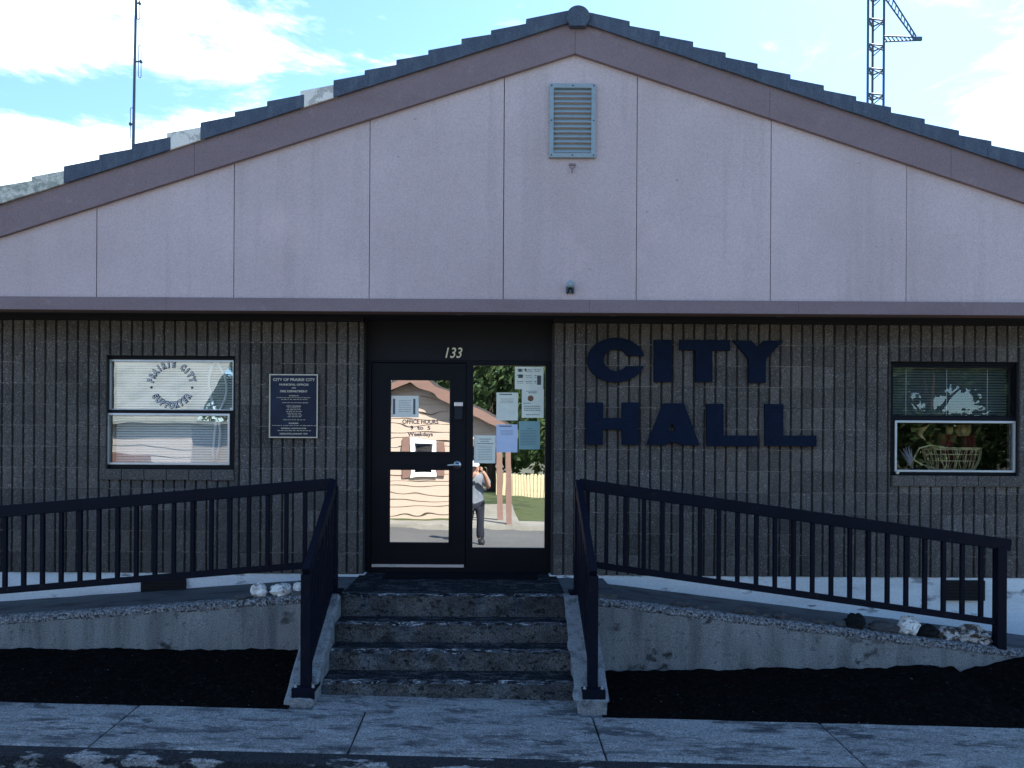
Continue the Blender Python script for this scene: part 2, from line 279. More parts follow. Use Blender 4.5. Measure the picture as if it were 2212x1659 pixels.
M['blind_dark'] = mat('dark_blind', (0.10, 0.12, 0.11), 0.6, [((2, 2, 30), 2, 0.45, 0.7, (0.07, 0.09, 0.085), 0.5)])
M['rope'] = mat('white_rope', (0.9, 0.9, 0.9), 0.6, [((60, 60, 60), 2, 0.45, 0.7, (0.8, 0.82, 0.84), 0.5)])
M['white_rock'] = mat('white_quartz', (0.82, 0.81, 0.76), 0.85, [((25, 25, 25), 4, 0.56, 0.63, (0.12, 0.09, 0.06), 0.85)], 0.15, 90, 0.6, 30)
M['mottle_rock'] = mat('mottled_quartz', (0.5, 0.48, 0.45), 0.85, [((20, 20, 20), 4, 0.44, 0.52, (0.06, 0.045, 0.04), 0.95)], 0.2, 90, 0.6, 30)
M['black_rock'] = mat('black_lava', (0.008, 0.008, 0.009), 0.95, [((30, 30, 30), 3, 0.5, 0.7, (0.014, 0.014, 0.015), 0.6)], 0.4, 60, 1.0, 40)
M['grey_rock'] = mat('grey_cobble', (0.06, 0.06, 0.062), 0.9, [((20, 20, 20), 4, 0.5, 0.65, (0.1, 0.1, 0.1), 0.7)], 0.3, 90, 0.4, 40)
M['mast'] = mat('galvanised_mast', (0.09, 0.12, 0.15), 0.6, [((8, 8, 2), 3, 0.45, 0.7, (0.06, 0.08, 0.11), 0.6)], metal=0.3)
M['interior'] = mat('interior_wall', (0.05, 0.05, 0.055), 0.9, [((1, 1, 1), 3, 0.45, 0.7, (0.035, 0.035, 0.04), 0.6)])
M['siding'] = mat('peach_siding', (0.43, 0.335, 0.265), 0.8, [((0.8, 0.8, 9), 4, 0.45, 0.7, (0.39, 0.30, 0.235), 0.6)], 0.06, 40)
M['house_trim'] = mat('brown_house_trim', (0.20, 0.12, 0.095), 0.8, [((2, 2, 9), 4, 0.45, 0.7, (0.16, 0.10, 0.08), 0.6)])
M['shingle'] = mat('house_shingles', (0.06, 0.055, 0.055), 0.9, [((3, 3, 6), 4, 0.45, 0.7, (0.09, 0.08, 0.08), 0.6)], 0.3, 30)
M['white_trim'] = mat('white_trim', (0.8, 0.8, 0.78), 0.7, [((4, 4, 4), 3, 0.45, 0.7, (0.72, 0.72, 0.7), 0.5)])
M['picket'] = mat('cream_fence_board', (0.72, 0.58, 0.36), 0.85, [((7, 7, 1), 4, 0.45, 0.7, (0.6, 0.46, 0.27), 0.6)])
M['leaf'] = mat('leaf', (0.05, 0.085, 0.03), 0.7, [((0.9, 0.9, 0.9), 4, 0.42, 0.62, (0.085, 0.12, 0.04), 0.9), ((0.5, 0.5, 0.5), 4, 0.5, 0.7, (0.03, 0.055, 0.022), 0.8)])
M['bark'] = mat('bark', (0.06, 0.045, 0.035), 0.95, [((9, 9, 2), 4, 0.45, 0.7, (0.035, 0.028, 0.022), 0.8)], 0.3, 40, 0.8, 30)
M['grass'] = mat('grass', (0.05, 0.075, 0.025), 0.95, [((3, 3, 3), 5, 0.42, 0.6, (0.10, 0.10, 0.045), 0.8), ((0.7, 0.7, 0.7), 4, 0.5, 0.6, (0.025, 0.04, 0.015), 0.8)], 0.4, 30, 0.8, 30)
M['gravel'] = mat('pale_gravel', (0.36, 0.33, 0.27), 0.95, [((2, 2, 2), 5, 0.42, 0.6, (0.28, 0.26, 0.21), 0.8)], 0.3, 60, 0.6, 40)
M['earth'] = mat('earth', (0.13, 0.12, 0.08), 0.95, [((0.3, 0.3, 0.3), 5, 0.42, 0.6, (0.09, 0.1, 0.05), 0.8)], 0.3, 20)
M['far_walk'] = mat('far_sidewalk', (0.27, 0.255, 0.22), 0.9, [((1.5, 1.5, 1.5), 5, 0.42, 0.6, (0.2, 0.19, 0.165), 0.8)], 0.2, 60)
M['skin'] = mat('skin', (0.45, 0.25, 0.17), 0.6, [((9, 9, 9), 3, 0.45, 0.7, (0.4, 0.21, 0.14), 0.5)])
M['shirt'] = mat('grey_shirt', (0.17, 0.19, 0.22), 0.9, [((5, 5, 5), 3, 0.45, 0.6, (0.11, 0.13, 0.155), 0.8)])
M['jeans'] = mat('dark_trousers', (0.014, 0.016, 0.026), 0.9, [((9, 9, 9), 3, 0.45, 0.7, (0.02, 0.022, 0.035), 0.6)])
M['cap'] = mat('white_cap', (0.8, 0.8, 0.8), 0.9, [((9, 9, 9), 3, 0.45, 0.7, (0.7, 0.7, 0.7), 0.6)])
M['basket'] = mat('straw_wire', (0.55, 0.46, 0.22), 0.7, [((14, 14, 14), 4, 0.45, 0.6, (0.16, 0.13, 0.06), 0.85)])
M['red'] = mat('dark_red_fabric', (0.16, 0.02, 0.03), 0.9, [((9, 9, 9), 3, 0.45, 0.7, (0.1, 0.015, 0.02), 0.6)])
M['plume'] = mat('pale_plume', (0.6, 0.55, 0.6), 0.9, [((30, 30, 30), 3, 0.45, 0.7, (0.5, 0.45, 0.5), 0.6)])
G_DOOR = glass('mirror_coated_glass', 0.66, (0.25, 0.27, 0.28), 0.0008, (2.2, 3, 4.5))
G_SIDE = glass('coated_side_glass', 0.62, (0.75, 0.85, 0.88), 0.0007, (2, 2, 3))
G_WIN = glass('window_glass', 0.17, (0.97, 0.98, 0.98), 0.0012, (2, 2, 3))
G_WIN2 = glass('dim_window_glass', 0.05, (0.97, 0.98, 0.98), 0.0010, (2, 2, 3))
G_FAR = glass('far_window_glass', 0.3, (0.3, 0.3, 0.32))

# ------------------------------------------------------------------ the ground
YG, YB, YD = 7.0, 7.5, 7.68                    # gable panels, block wall, door
def gz(x, y): return -1.853 + 0.048 * (y - 5.84) - 0.02 * (max(-30, min(30, x)) + 0.32)
def rz(x, y):                                  # road with a low crown
    pts = [(-4.6, -1.98), (0.0, -1.83), (1.5, -1.85), (4.72, -2.035)]
    for (a, za), (b, zb) in zip(pts, pts[1:]):
        if y <= b: return za + (zb - za) * (y - a) / (b - a) - 0.02 * (max(-30, min(30, x)) + 0.32)
    return pts[-1][1] - 0.02 * (max(-30, min(30, x)) + 0.32)
S = dict(kind='structure')
tag(MB().grid(lambda u, v: (lambda x, y: Vector((x, y, -2.35 - 0.02 * max(-30, min(30, x)))))(-600 + 1200 * u, -600 + 1200 * v), 60, 60).build('ground', M['earth']), **S)
tag(MB().grid(lambda u, v: (lambda x, y: Vector((x, y, rz(x, y))))(-60 + 120 * u, -4.6 + 9.32 * v), 60, 24).build('road', M['asphalt']), **S)
YW0, YW1 = 4.84, 5.54
joints = [-0.89 + 1.634 * k for k in range(-8, 9)]
mb = MB()
for a, b in zip(joints, joints[1:]):
    a += 0.006; b -= 0.006; n = 10
    def edge(u, v, a=a, b=b):
        x = a + (b - a) * u; y = YW0 + (YW1 - YW0) * v; e = min(u * (b - a), (1 - u) * (b - a), v * 0.7, (1 - v) * 0.7)
        return Vector((x, y, gz(x, y) - (0.008 if e < 0.004 else 0) + 0.003 * mnoise.noise(Vector((x * 3, y * 3, 0)))))
    us = [0, 0.012] + [i / n for i in range(1, n)] + [0.988, 1]; vs_ = [0, 0.02, 0.25, 0.5, 0.75, 0.98, 1]
    mb.add([edge(u, v) for v in vs_ for u in us], [(j * len(us) + i, j * len(us) + i + 1, (j + 1) * len(us) + i + 1, (j + 1) * len(us) + i) for j in range(len(vs_) - 1) for i in range(len(us) - 1)])
    for (xe) in (a, b): mb.add([(xe, YW0, gz(xe, YW0) - 0.1), (xe, YW1, gz(xe, YW1) - 0.1), (xe, YW1, gz(xe, YW1) - 0.008), (xe, YW0, gz(xe, YW0) - 0.008)], [(0, 1, 2, 3)])
    mb.add([(a, YW0, gz(a, YW0) - 0.15), (b, YW0, gz(b, YW0) - 0.15), (b, YW0, gz(b, YW0) - 0.008), (a, YW0, gz(a, YW0) - 0.008)], [(0, 1, 2, 3)])
# strip of pavement in front of the steps, reaching to the lowest riser
mb.grid(lambda u, v: (lambda x, y: Vector((x, y, gz(x, y) - 0.004)))(-1.275 + 1.93 * u, YW1 - 0.02 + 0.36 * v), 12, 4)
tag(mb.build('sidewalk', M['concrete']), **S)
mb = MB()                                       # kerb: worn top edge and dark face
nk = 360
def kerb(u, v):
    x = -14 + 28 * u; k = mnoise.noise(Vector((x * 1.1, 0, 3.3))) ; chip = max(0, mnoise.noise(Vector((x * 2.2, 7, 1))) - 0.18) * 0.16 + 0.006 * mnoise.noise(Vector((x * 22, 1, 1)))
    prof = [(YW0 - 0.004, -0.006), (YW0 - 0.03, -0.012), (YW0 - 0.10 + chip * 0.5, -0.016 - chip * 0.15), (YW0 - 0.115 + chip * 0.2, -0.03 - chip * 0.8), (YW0 - 0.125, -0.17)]
    y, dz = prof[round(v * 4)]; return Vector((x, y, gz(x, YW0) + dz))
tag(mb.grid(kerb, nk, 4).build('kerb', M['kerb']), **S)
def soilz(x, y):
    t = (y - 5.54) / 1.06; zf = gz(x, 5.54) - 0.012
    zb = -1.70 if x < -1 else (-1.865 + 0.02 * max(0, x - 1) * (1 if x < 4 else 0) + max(0, x - 4.0) * 0.26)
    zb = min(zb, -1.5); t = max(0, min(1, t)); n = (0.022 * mnoise.fractal(Vector((x * 2.6, y * 2.6, 0)), 0.9, 2.1, 4) + 0.014 * mnoise.noise(Vector((x * 13, y * 13, 4)))) * min(1, t * 4 + 0.15)
    return zf + (zb - zf) * t ** 0.8 + n + 0.02 * math.sin(t * math.pi)
mb = MB()
mb.grid(lambda u, v: (lambda x, y: Vector((x, y, soilz(x, y))))(-13 + 11.55 * u, YW1 + 1.16 * v), 420, 44)
mb.grid(lambda u, v: (lambda x, y: Vector((x, y, soilz(x, y))))(0.82 + 12 * u, YW1 + 1.16 * v), 420, 44)
tag(mb.build('soil', M['soil'], smooth=True), **S)

# ------------------------------------------------------------------ city hall
hall = thing('city_hall', 'single storey gabled city hall with pale gable panels above ribbed block walls', 'building', (0.74, YB, -1.2))
AX = X(1236, YG)                                # ridge
def rake(x, z0): return z0 - 0.325 * abs(x - AX)
ZPA = Z(120, YG, 1236); ZBT = Z(50, YG, 1236)   # apex of the panels, apex of the board's upper edge
ZF1, ZF0 = Z(648, YG, 1060), Z(674, YG, 1060)   # horizontal trim board under the panels
XL, XR = AX - 6.6, AX + 6.3
seams = [X(p, YG, 645) for p in (-372, -82, 208, 505, 797, 1087, 1374, 1664, 1957, 2248, 2540)]
xs = [XL] + [s_ for s_ in seams if XL + 0.1 < s_ < XR - 0.1] + [XR]
mb = MB()
for i, (a, b) in enumerate(zip(xs, xs[1:])):
    g = (0.0035, 0.0025, 0.005, 0.0022, 0.0045, 0.0028, 0.004, 0.003)[i % 8]; a += g; b -= g
    top = [(b, rake(b, ZPA) + 0.05)] + ([(AX, ZPA + 0.05)] if a < AX < b else []) + [(a, rake(a, ZPA) + 0.05)]
    mb.prism([(a, ZF1 - 0.02), (b, ZF1 - 0.02)] + top, YG + random.uniform(-0.0015, 0.0015), YG + 0.04)
mb.build('gable_panel', M['stucco'], hall)
MB().prism([(XL, ZF0), (XR, ZF0), (XR, rake(XR, ZPA) + 0.04), (AX, ZPA + 0.04), (XL, rake(XL, ZPA) + 0.04)], YG + 0.045, YG + 0.15).build('gable_backing', M['house_trim'], hall)
mb = MB()                                       # horizontal trim board in lengths
cuts = [XL, X(360, YG), X(1270, YG), X(1720, YG), XR]
for a, b in zip(cuts, cuts[1:]): mb.box((a + 0.001, YG - 0.035, ZF0), (b - 0.001, YG - 0.004, ZF1))
mb.box((XL, YG - 0.042, ZF0 - 0.008), (XR, YG - 0.005, ZF0 - 0.0005))
mb.build('fascia_board', M['trim'], hall)
def raked(x0, x1, zlo, zhi, y0, y1): return [(x0, rake(x0, zlo)), (x1, rake(x1, zlo)), (x1, rake(x1, zhi)), (x0, rake(x0, zhi))]
for side, cs in ((-1, [XL - 0.25, X(420, YG), AX]), (1, [AX, X(1655, YG), X(2045, YG), XR + 0.25])):
    mb = MB()
    for a, b in zip(cs, cs[1:]): mb.prism(raked(a + 0.0015, b - 0.0015, ZPA, ZBT, 0, 0), YG - 0.04, YG - 0.003)
    mb.build('bargeboard', M['trim'], hall)
# barge tiles, each one a part
def tiles(edges, side, pale):
    for i, (lo, up) in enumerate(edges):
        h0, h1 = 0.143, 0.127; j = random.uniform(-0.004, 0.004)
        up2 = up - side * 0.035                 # tucked under the next tile
        zl, zu = rake(lo, ZBT), rake(up2, ZBT)
        face = [(lo, zl - 0.015), (up2, zu - 0.015), (up2, zu + h1 - 0.03), (lo, zl + h0 + j)]
        yf = YG - 0.075 + (i % 2) * 0.004 + random.uniform(0, 0.003)
        mb = MB(); mb.prism(face, yf, yf + 0.022)
        top = [(lo, zl + h0 + j - 0.028), (up2, zu + h1 - 0.058), (up2, zu + h1 - 0.03), (lo, zl + h0 + j)]
        mb.prism(top, yf + 0.0225, YG + 0.26)
        o = mb.build('roof_tile', M[pale.get(i, 'tile')], hall, bevel=0.004)
        if i in pale: o['label'] = {'tile_pale': 'white rake tile among the slate ones', 'tile_lichen': 'pale mottled rake tile with lichen'}[pale[i]]
le = [X(p, YG) for p in (1212, 1130, 1055, 992, 921, 853, 785, 719, 648, 577, 508, 435, 363, 290, 218, 143, 74, 3, -69, -141, -213, -285, -357, -429)]
tiles([(b, a) for a, b in zip(le, le[1:])], -1, {7: 'tile_pale', 11: 'tile_pale', 15: 'tile_lichen', 16: 'tile_lichen'})
re_ = [X(p, YG) for p in (1268, 1352, 1417, 1488, 1558, 1626, 1697, 1768, 1838, 1912, 1985, 2058, 2128, 2203, 2275, 2347, 2419, 2491, 2563, 2635)]
tiles([(b, a) for a, b in zip(re_, re_[1:])], 1, {})
YE = 19.0
zc = Z(48, YG, 1240)
mb = MB(); pts = [(AX + 0.02 + 0.105 * math.cos(a), zc + 0.098 * math.sin(a)) for a in [R(-38 + 256 * k / 20) for k in range(21)]] + [(AX - 0.05, zc - 0.085), (AX + 0.09, zc - 0.085)]
mb.prism(pts, YG - 0.10, YE)
mb.build('ridge_cap', M['tile'], hall, bevel=0.006)
for s_ in (-1, 1):                               # roof slopes in courses of tiles
    mb = MB(); end = (XL - 0.3 if s_ < 0 else XR + 0.3); n = 22
    for k in range(n):
        a = AX + (end - AX) * k / n; b = AX + (end - AX) * (k + 1.12) / n
        mb.prism([(a, rake(a, ZBT) + 0.02), (b, rake(b, ZBT) + 0.055), (b, rake(b, ZBT) + 0.082), (a, rake(a, ZBT) + 0.05)][::-s_ or 1], YG + 0.005, YE)
    mb.build('roof', M['tile'], hall)
# soffit and the painted band along the wall top
MB().box((XL, YG + 0.0, ZF0 + 0.03), (XR, YB + 0.3, ZF0 + 0.06)).build('soffit', M['soffit'], hall)
ZT = Z(697, YB, 1060); ZB = Z(1242, YB, 1060)    # block wall top and bottom
xo0, xo1 = X(784, YB), X(1193, YB)               # entrance recess
for a, b in ((XL, xo0), (xo1, XR)): MB().box((a, YB - 0.03, ZT), (b, YB + 0.1, ZF0 + 0.029)).build('wall_top_band', M['dark'], hall)
for px in (990, 1325, 1690):
    MB().lathe((X(px, 7.2), 7.2, ZF0 + 0.012), [(0.08, 0.018), (0.08, 0.009), (0.07, 0.007), (0.05, 0.012)], seg=20).build('soffit_light', M['vent'], hall)
# block walls: ribs, course by course, leaving the window openings free
COURSE = (ZT - ZB) / 12.0; RIB = 23.35 / F * YB
WIN = {'l': (X(228, YB, 890), X(507, YB, 890), Z(1013, YB, 368), Z(768, YB, 368)), 'r': (X(1924, YB, 900), X(2204, YB, 900), Z(1027, YB, 2062), Z(781, YB, 2062))}
SILL = 24 / F * YB
def blockwall(x0, x1, phase, wins, smooth_end):
    mb = MB(); bk = MB(); nx = int((x1 - x0) / RIB) + 2
    holes = [(a, b, z0 - SILL, z1) for (a, b, z0, z1) in wins]
    # backing with openings
    xs_ = sorted({x0, x1} | {v for h in holes for v in h[:2]})
    for a, b in zip(xs_, xs_[1:]):
        hz = [h for h in holes if h[0] - 1e-6 <= a and b <= h[1] + 1e-6]
        if hz: bk.box((a, YB + 0.022, ZB), (b, YB + 0.19, hz[0][2])); bk.box((a, YB + 0.022, hz[0][3]), (b, YB + 0.19, ZT + 0.1))
        else: bk.box((a, YB + 0.022, ZB), (b, YB + 0.19, ZT + 0.1))
    for i in range(-1, nx):
        a = x0 + phase + i * RIB + 0.010; b = a + RIB - 0.020
        a, b = max(a, x0), min(b, x1)
        if b - a < 0.02: continue
        for k in range(12):
            z0, z1 = ZB + k * COURSE + 0.002, ZB + (k + 1) * COURSE - 0.002
            aa, bb = a, b; segs = [(aa, bb, z0, z1)]
            for (ha, hb, h0, h1) in holes:
                ns = []
                for (p, q, u, v) in segs:
                    if q <= ha or p >= hb or v <= h0 or u >= h1: ns.append((p, q, u, v)); continue
                    if p < ha: ns.append((p, ha, u, v))
                    if q > hb: ns.append((hb, q, u, v))
                    if v > h1: ns.append((max(p, ha), min(q, hb), h1, v))
                    if u < h0: ns.append((max(p, ha), min(q, hb), u, h0))
                segs = ns
            for (p, q, u, v) in segs:
                if q - p < 0.012 or v - u < 0.012: continue
                n = max(1, int((v - u) / 0.05)); tone = random.gauss(1, 0.07) * (1 + 0.40 * mnoise.noise(Vector((int((p - x0) / (4 * RIB) + 0.5 * (k % 2)), k, 1.7))))
                rows = []
                for r_ in range(n + 1):
                    z = u + (v - u) * r_ / n; e = 0.004 if 0 < r_ < n else 0
                    rows.append([Vector((p, YB + 0.024, z)), Vector((p + random.uniform(0, e), YB + 0.004 + random.uniform(-e, e), z)), Vector(((p + q) / 2, YB - 0.001 + random.uniform(-e, e) * 1.4, z)), Vector((q - random.uniform(0, e), YB + 0.004 + random.uniform(-e, e), z)), Vector((q, YB + 0.024, z))])
                vs = [w_ for r_ in rows for w_ in r_]; fs = [(j * 5 + c_, j * 5 + c_ + 1, (j + 1) * 5 + c_ + 1, (j + 1) * 5 + c_) for j in range(n) for c_ in range(4)]
                fs += [(4, 3, 2, 1, 0), tuple(n * 5 + c_ for c_ in range(5))]
                mb.add(vs, fs, tone)
    for k in range(1, 12):
        x = x0 + (0.2 if k % 2 else 0)
        while x < x1:
            xe = min(x + 4 * RIB, x1); z = ZB + k * COURSE
            if random.random() < 0.8 and not any(h[0] - .02 < xe and x < h[1] + .02 and h[2] - .02 < z < h[3] + .02 for h in holes): mb.box((x + .01, YB + 0.0045 - random.uniform(0, .003), z - 0.0028), (xe - .01, YB + 0.02, z + 0.0028), random.uniform(1.3, 1.9))
            x += 4 * RIB
    w_ = mb.build('block_wall', M['block'], hall); bk.build('mortar_backing', M['mortar'], w_)
    return w_
blockwall(XL, xo0, 0.03, [WIN['l']], 1)
blockwall(xo1, XR, 0.008, [WIN['r']], -1)
for k_, (a, b, z0, z1) in WIN.items():           # sills of smooth block
    mb = MB(); n = 6; a2 = a - (0.05 if k_ == 'l' else -0.01)
    for i in range(n): mb.box((a2 + (b - a2) * i / n + 0.003, YB - 0.022, z0 - SILL), (a2 + (b - a2) * (i + 1) / n - 0.003, YB + 0.12, z0 - 0.004), 0.9 + 0.2 * random.random())
    mb.build('sill', M['block'], hall, bevel=0.004)
# foundation, with dark crawl-space vents
for a, b in ((XL, xo0 + 0.02), (xo1 - 0.02, XR)): MB().box((a, YB + 0.012, -2.4), (b, YB + 0.2, ZB - 0.002)).build('foundation', M['white_found'], hall)
for (p0, p1, q0, q1) in ((307, 402, 1246, 1287), (2040, 2124, 1253, 1296)):
    mb = MB(); a, b, z1, z0 = X(p0, YB, q0), X(p1, YB, q0), Z(q0, YB, p0), Z(q1, YB, p0)
    mb.box((a, YB - 0.03, z0), (b, YB + 0.011, z1))
    for k in range(6): mb.box((a + 0.01, YB - 0.042, z0 + (z1 - z0) * (k + 0.3) / 6), (b - 0.01, YB - 0.031, z0 + (z1 - z0) * (k + 0.65) / 6))
    mb.build('crawl_space_vent', M['dark'], hall)
# shell behind
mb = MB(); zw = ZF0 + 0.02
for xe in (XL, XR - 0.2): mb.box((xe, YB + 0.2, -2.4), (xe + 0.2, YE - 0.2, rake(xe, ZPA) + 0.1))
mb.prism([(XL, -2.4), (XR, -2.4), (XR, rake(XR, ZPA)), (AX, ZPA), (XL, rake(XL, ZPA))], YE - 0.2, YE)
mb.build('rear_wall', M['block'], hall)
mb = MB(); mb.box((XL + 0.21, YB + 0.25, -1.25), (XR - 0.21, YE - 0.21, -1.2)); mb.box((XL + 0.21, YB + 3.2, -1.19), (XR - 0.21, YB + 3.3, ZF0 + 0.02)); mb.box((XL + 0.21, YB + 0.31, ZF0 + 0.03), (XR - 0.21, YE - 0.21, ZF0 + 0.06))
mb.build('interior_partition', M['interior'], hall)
# gable vent
g0, g1, gz1, gz0 = X(1186, YG, 260), X(1286, YG, 260), Z(184, YG, 1236), Z(343, YG, 1236)
fw = 0.04
mb = MB(); mb.frame((g0, gz0, g1, gz1), [(g0 + fw, gz0 + fw, g1 - fw, gz1 - fw)], YG - 0.035, YG - 0.003)
vent = mb.build('gable_vent', M['vent'], hall, bevel=0.003)
mb = MB(); nL = 13
for k in range(nL):
    z = gz0 + fw + (gz1 - gz0 - 2 * fw) * (k + 0.15) / nL; d = (gz1 - gz0 - 2 * fw) / nL
    mb.add([(g0 + fw, YG - 0.028, z), (g1 - fw, YG - 0.028, z), (g1 - fw, YG + 0.0, z + d * 0.95), (g0 + fw, YG + 0.0, z + d * 0.95), (g0 + fw, YG - 0.028, z + 0.006), (g1 - fw, YG - 0.028, z + 0.006)], [(0, 1, 2, 3), (0, 1, 5, 4)])
mb.build('louvre', M['vent'], vent)
for (u, v) in ((0, 0), (0.5, 0), (1, 0), (0, 1), (0.5, 1), (1, 1), (0, 0.5), (1, 0.5)):
    MB().lathe((g0 + fw / 2 + (g1 - g0 - fw) * u, YG - 0.036, gz0 + fw / 2 + (gz1 - gz0 - fw) * v), [(0.006, 0.0), (0.006, -0.004), (0.003, -0.005)], 'y', 8).build('screw', M['dark'], vent)
# entrance: header panel, door, side light
zland = -1.19
zdt = Z(779, YD, 990)                             # underside of the header panel
mb = MB(); mb.box((xo0 - 0.01, YD - 0.02, zdt), (xo1 + 0.01, YD + 0.08, ZF0 + 0.029)); mb.build('header_panel', M['dark'], hall)
for a, b in ((xo0 - 0.02, xo0 - 0.001), (xo1 + 0.001, xo1 + 0.02)): MB().box((a, YB + 0.03, zland - 0.2), (b, YD + 0.1, ZF0 + 0.028)).build('recess_lining', M['dark'], hall)
def rect(p0, q0, p1, q1, Y): return X(p0, Y, (q0 + q1) / 2), Z(q1, Y, (p0 + p1) / 2), X(p1, Y, (q0 + q1) / 2), Z(q0, Y, (p0 + p1) / 2)
dl = rect(803, 785, 1006, 1224, YD); up = rect(844, 821, 972, 976, YD); lowp = rect(842, 1015, 970, 1172, YD); sp = rect(1021.5, 790, 1177, 1183, YD)
loop = lambda r: [(r[0], r[1]), (r[2], r[1]), (r[2], r[3]), (r[0], r[3])]
mb = MB(); mb.frame((xo0, zland - 0.03, xo1, zdt - 0.001), [(dl[0] - 0.004, dl[1] - 0.004, dl[2] + 0.004, dl[3] + 0.004), sp], YD - 0.03, YD + 0.05)
frame = mb.build('entrance_frame', M['bronze'], hall, bevel=0.004)
mb = MB(); mb.box((sp[0] - 0.002, YD - 0.002, sp[1] - 0.002), (sp[2] + 0.002, YD + 0.004, sp[3] + 0.002)); mb.build('side_light_pane', G_SIDE, frame)
mb = MB(); mb.frame(dl, [up, lowp], YD - 0.024, YD + 0.022)
door = mb.build('door', M['bronze'], hall, bevel=0.003)
mb = MB()
for r in (up, lowp):
    MB().frame((r[0] - 0.03, r[1] - 0.03, r[2] + 0.03, r[3] + 0.03), [(r[0] + 0.002, r[1] + 0.002, r[2] - 0.002, r[3] - 0.002)], YD - 0.031, YD - 0.0245).build('glazing_bead', M['bronze'], door, bevel=0.002)
for r in (up, lowp): MB().box((r[0] - 0.005, YD - 0.006, r[1] - 0.005), (r[2] + 0.005, YD + 0.0, r[3] + 0.005)).build('pane', G_DOOR, door)
hx, hz = X(988, YD, 1004), Z(1004, YD, 988)
mb = MB(); mb.lathe((hx, YD - 0.025, hz), [(0.04, 0.0), (0.04, -0.008), (0.034, -0.014), (0.016, -0.016), (0.013, -0.06)], 'y', 24)
mb.tube([(hx + 0.004, YD - 0.085, hz), (hx - 0.03, YD - 0.09, hz), (hx - 0.07, YD - 0.088, hz - 0.002), (hx - 0.098, YD - 0.082, hz - 0.006)], [0.014, 0.0125, 0.011, 0.010], 10)
mb.build('handle', M['steel'], door, smooth=True)
kx, k1, k2, k0 = X(991, YD, 888), Z(869, YD, 991), Z(879, YD, 991), Z(908, YD, 991)
kp = MB().box((kx - 0.042, YD - 0.05, k0), (kx + 0.042, YD - 0.025, k2)).build('keypad', M['black_vinyl'], door, bevel=0.008)
MB().box((kx - 0.044, YD - 0.052, k2 + 0.001), (kx + 0.044, YD - 0.025, k1)).build('keypad_cap', M['steel'], door, bevel=0.006)
mb = MB(); r = rect(804, 1218, 1002, 1224, YD); mb.box((r[0], YD - 0.04, r[1]), (r[2], YD - 0.0315, r[3])); mb.build('sweep', M['alu'], door)
# windows: dark frame, panes, light sash, blind
def window(k_, uppane, lowsash, blind_m, blind_rng, sash_m):
    a, b, z0, z1 = WIN[k_]; yf = YB + 0.055
    mb = MB(); u = uppane; l = lowsash
    mb.frame((a, z0, b, z1), [tuple(u), (l[0] - 0.002, l[1] - 0.002, l[2] + 0.002, l[3] + 0.002)], yf, yf + 0.08)
    wn = mb.build('window', M['bronze'], hall, bevel=0.003)
    t = 0.021
    mb = MB(); mb.frame(u, [(u[0] + t * .6, u[1] + t * .5, u[2] - t * .6, u[3] - t)], yf + 0.015, yf + 0.06); mb.build('upper_sash', sash_m[0], wn, bevel=0.003)
    mb = MB(); mb.frame(l, [(l[0] + t, l[1] + t, l[2] - t, l[3] - t * 1.1)], yf - 0.012, yf + 0.018); mb.build('lower_sash', sash_m[1], wn, bevel=0.003)
    MB().box((u[0] + .01, yf + 0.030, u[1] + 0.008), (u[2] - .01, yf + 0.034, u[3] - 0.016)).build('pane', G_WIN if k_ == 'l' else G_WIN2, wn)
    MB().box((l[0] + .002, yf + 0.0185, l[1] + 0.002), (l[2] - .002, yf + 0.022, l[3] - 0.002)).build('pane', G_WIN if k_ == 'l' else G_WIN2, wn)
    mb = MB(); s0, s1 = blind_rng; n = int((s1 - s0) / 0.025)
    for i in range(n):
        z = s0 + (s1 - s0) * i / n; d = (s1 - s0) / n
        mb.add([(a + 0.03, yf + 0.098, z), (b - 0.03, yf + 0.098, z), (b - 0.03, yf + 0.104, z + d * 0.4), (a + 0.03, yf + 0.104, z + d * 0.4), (b - 0.03, yf + 0.113, z + d * 0.80), (a + 0.03, yf + 0.113, z + d * 0.80)], [(0, 1, 2, 3), (3, 2, 4, 5)])
    mb.box((a + 0.03, yf + 0.09, s1), (b - 0.03, yf + 0.125, s1 + 0.03))
    bl = mb.build('blind', blind_m, wn)
    for f_ in (0.18, 0.5, 0.82): MB().tube([(a + (b - a) * f_, yf + 0.094, s0), (a + (b - a) * f_, yf + 0.094, s1)], 0.0018, 5).build('blind_cord', M['white_trim'], wn)
    return wn
YW = YB + 0.07
wl = window('l', rect(236, 777, 505, 886, YW), rect(232, 893, 498, 1004, YW), M['blind'], (WIN['l'][2] + 0.02, WIN['l'][3] - 0.085), (M['alu'], M['alu']))
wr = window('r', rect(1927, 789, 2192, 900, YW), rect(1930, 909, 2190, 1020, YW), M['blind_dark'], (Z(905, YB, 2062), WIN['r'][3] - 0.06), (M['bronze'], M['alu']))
p = W(1938, 1021, YB + 0.03); MB().lathe((p.x, p.y, p.z), [(0.016, 0.0), (0.018, -0.008), (0.012, -0.016), (0.004, -0.018)], 'y', 12).build('latch', M['gold'], wr)

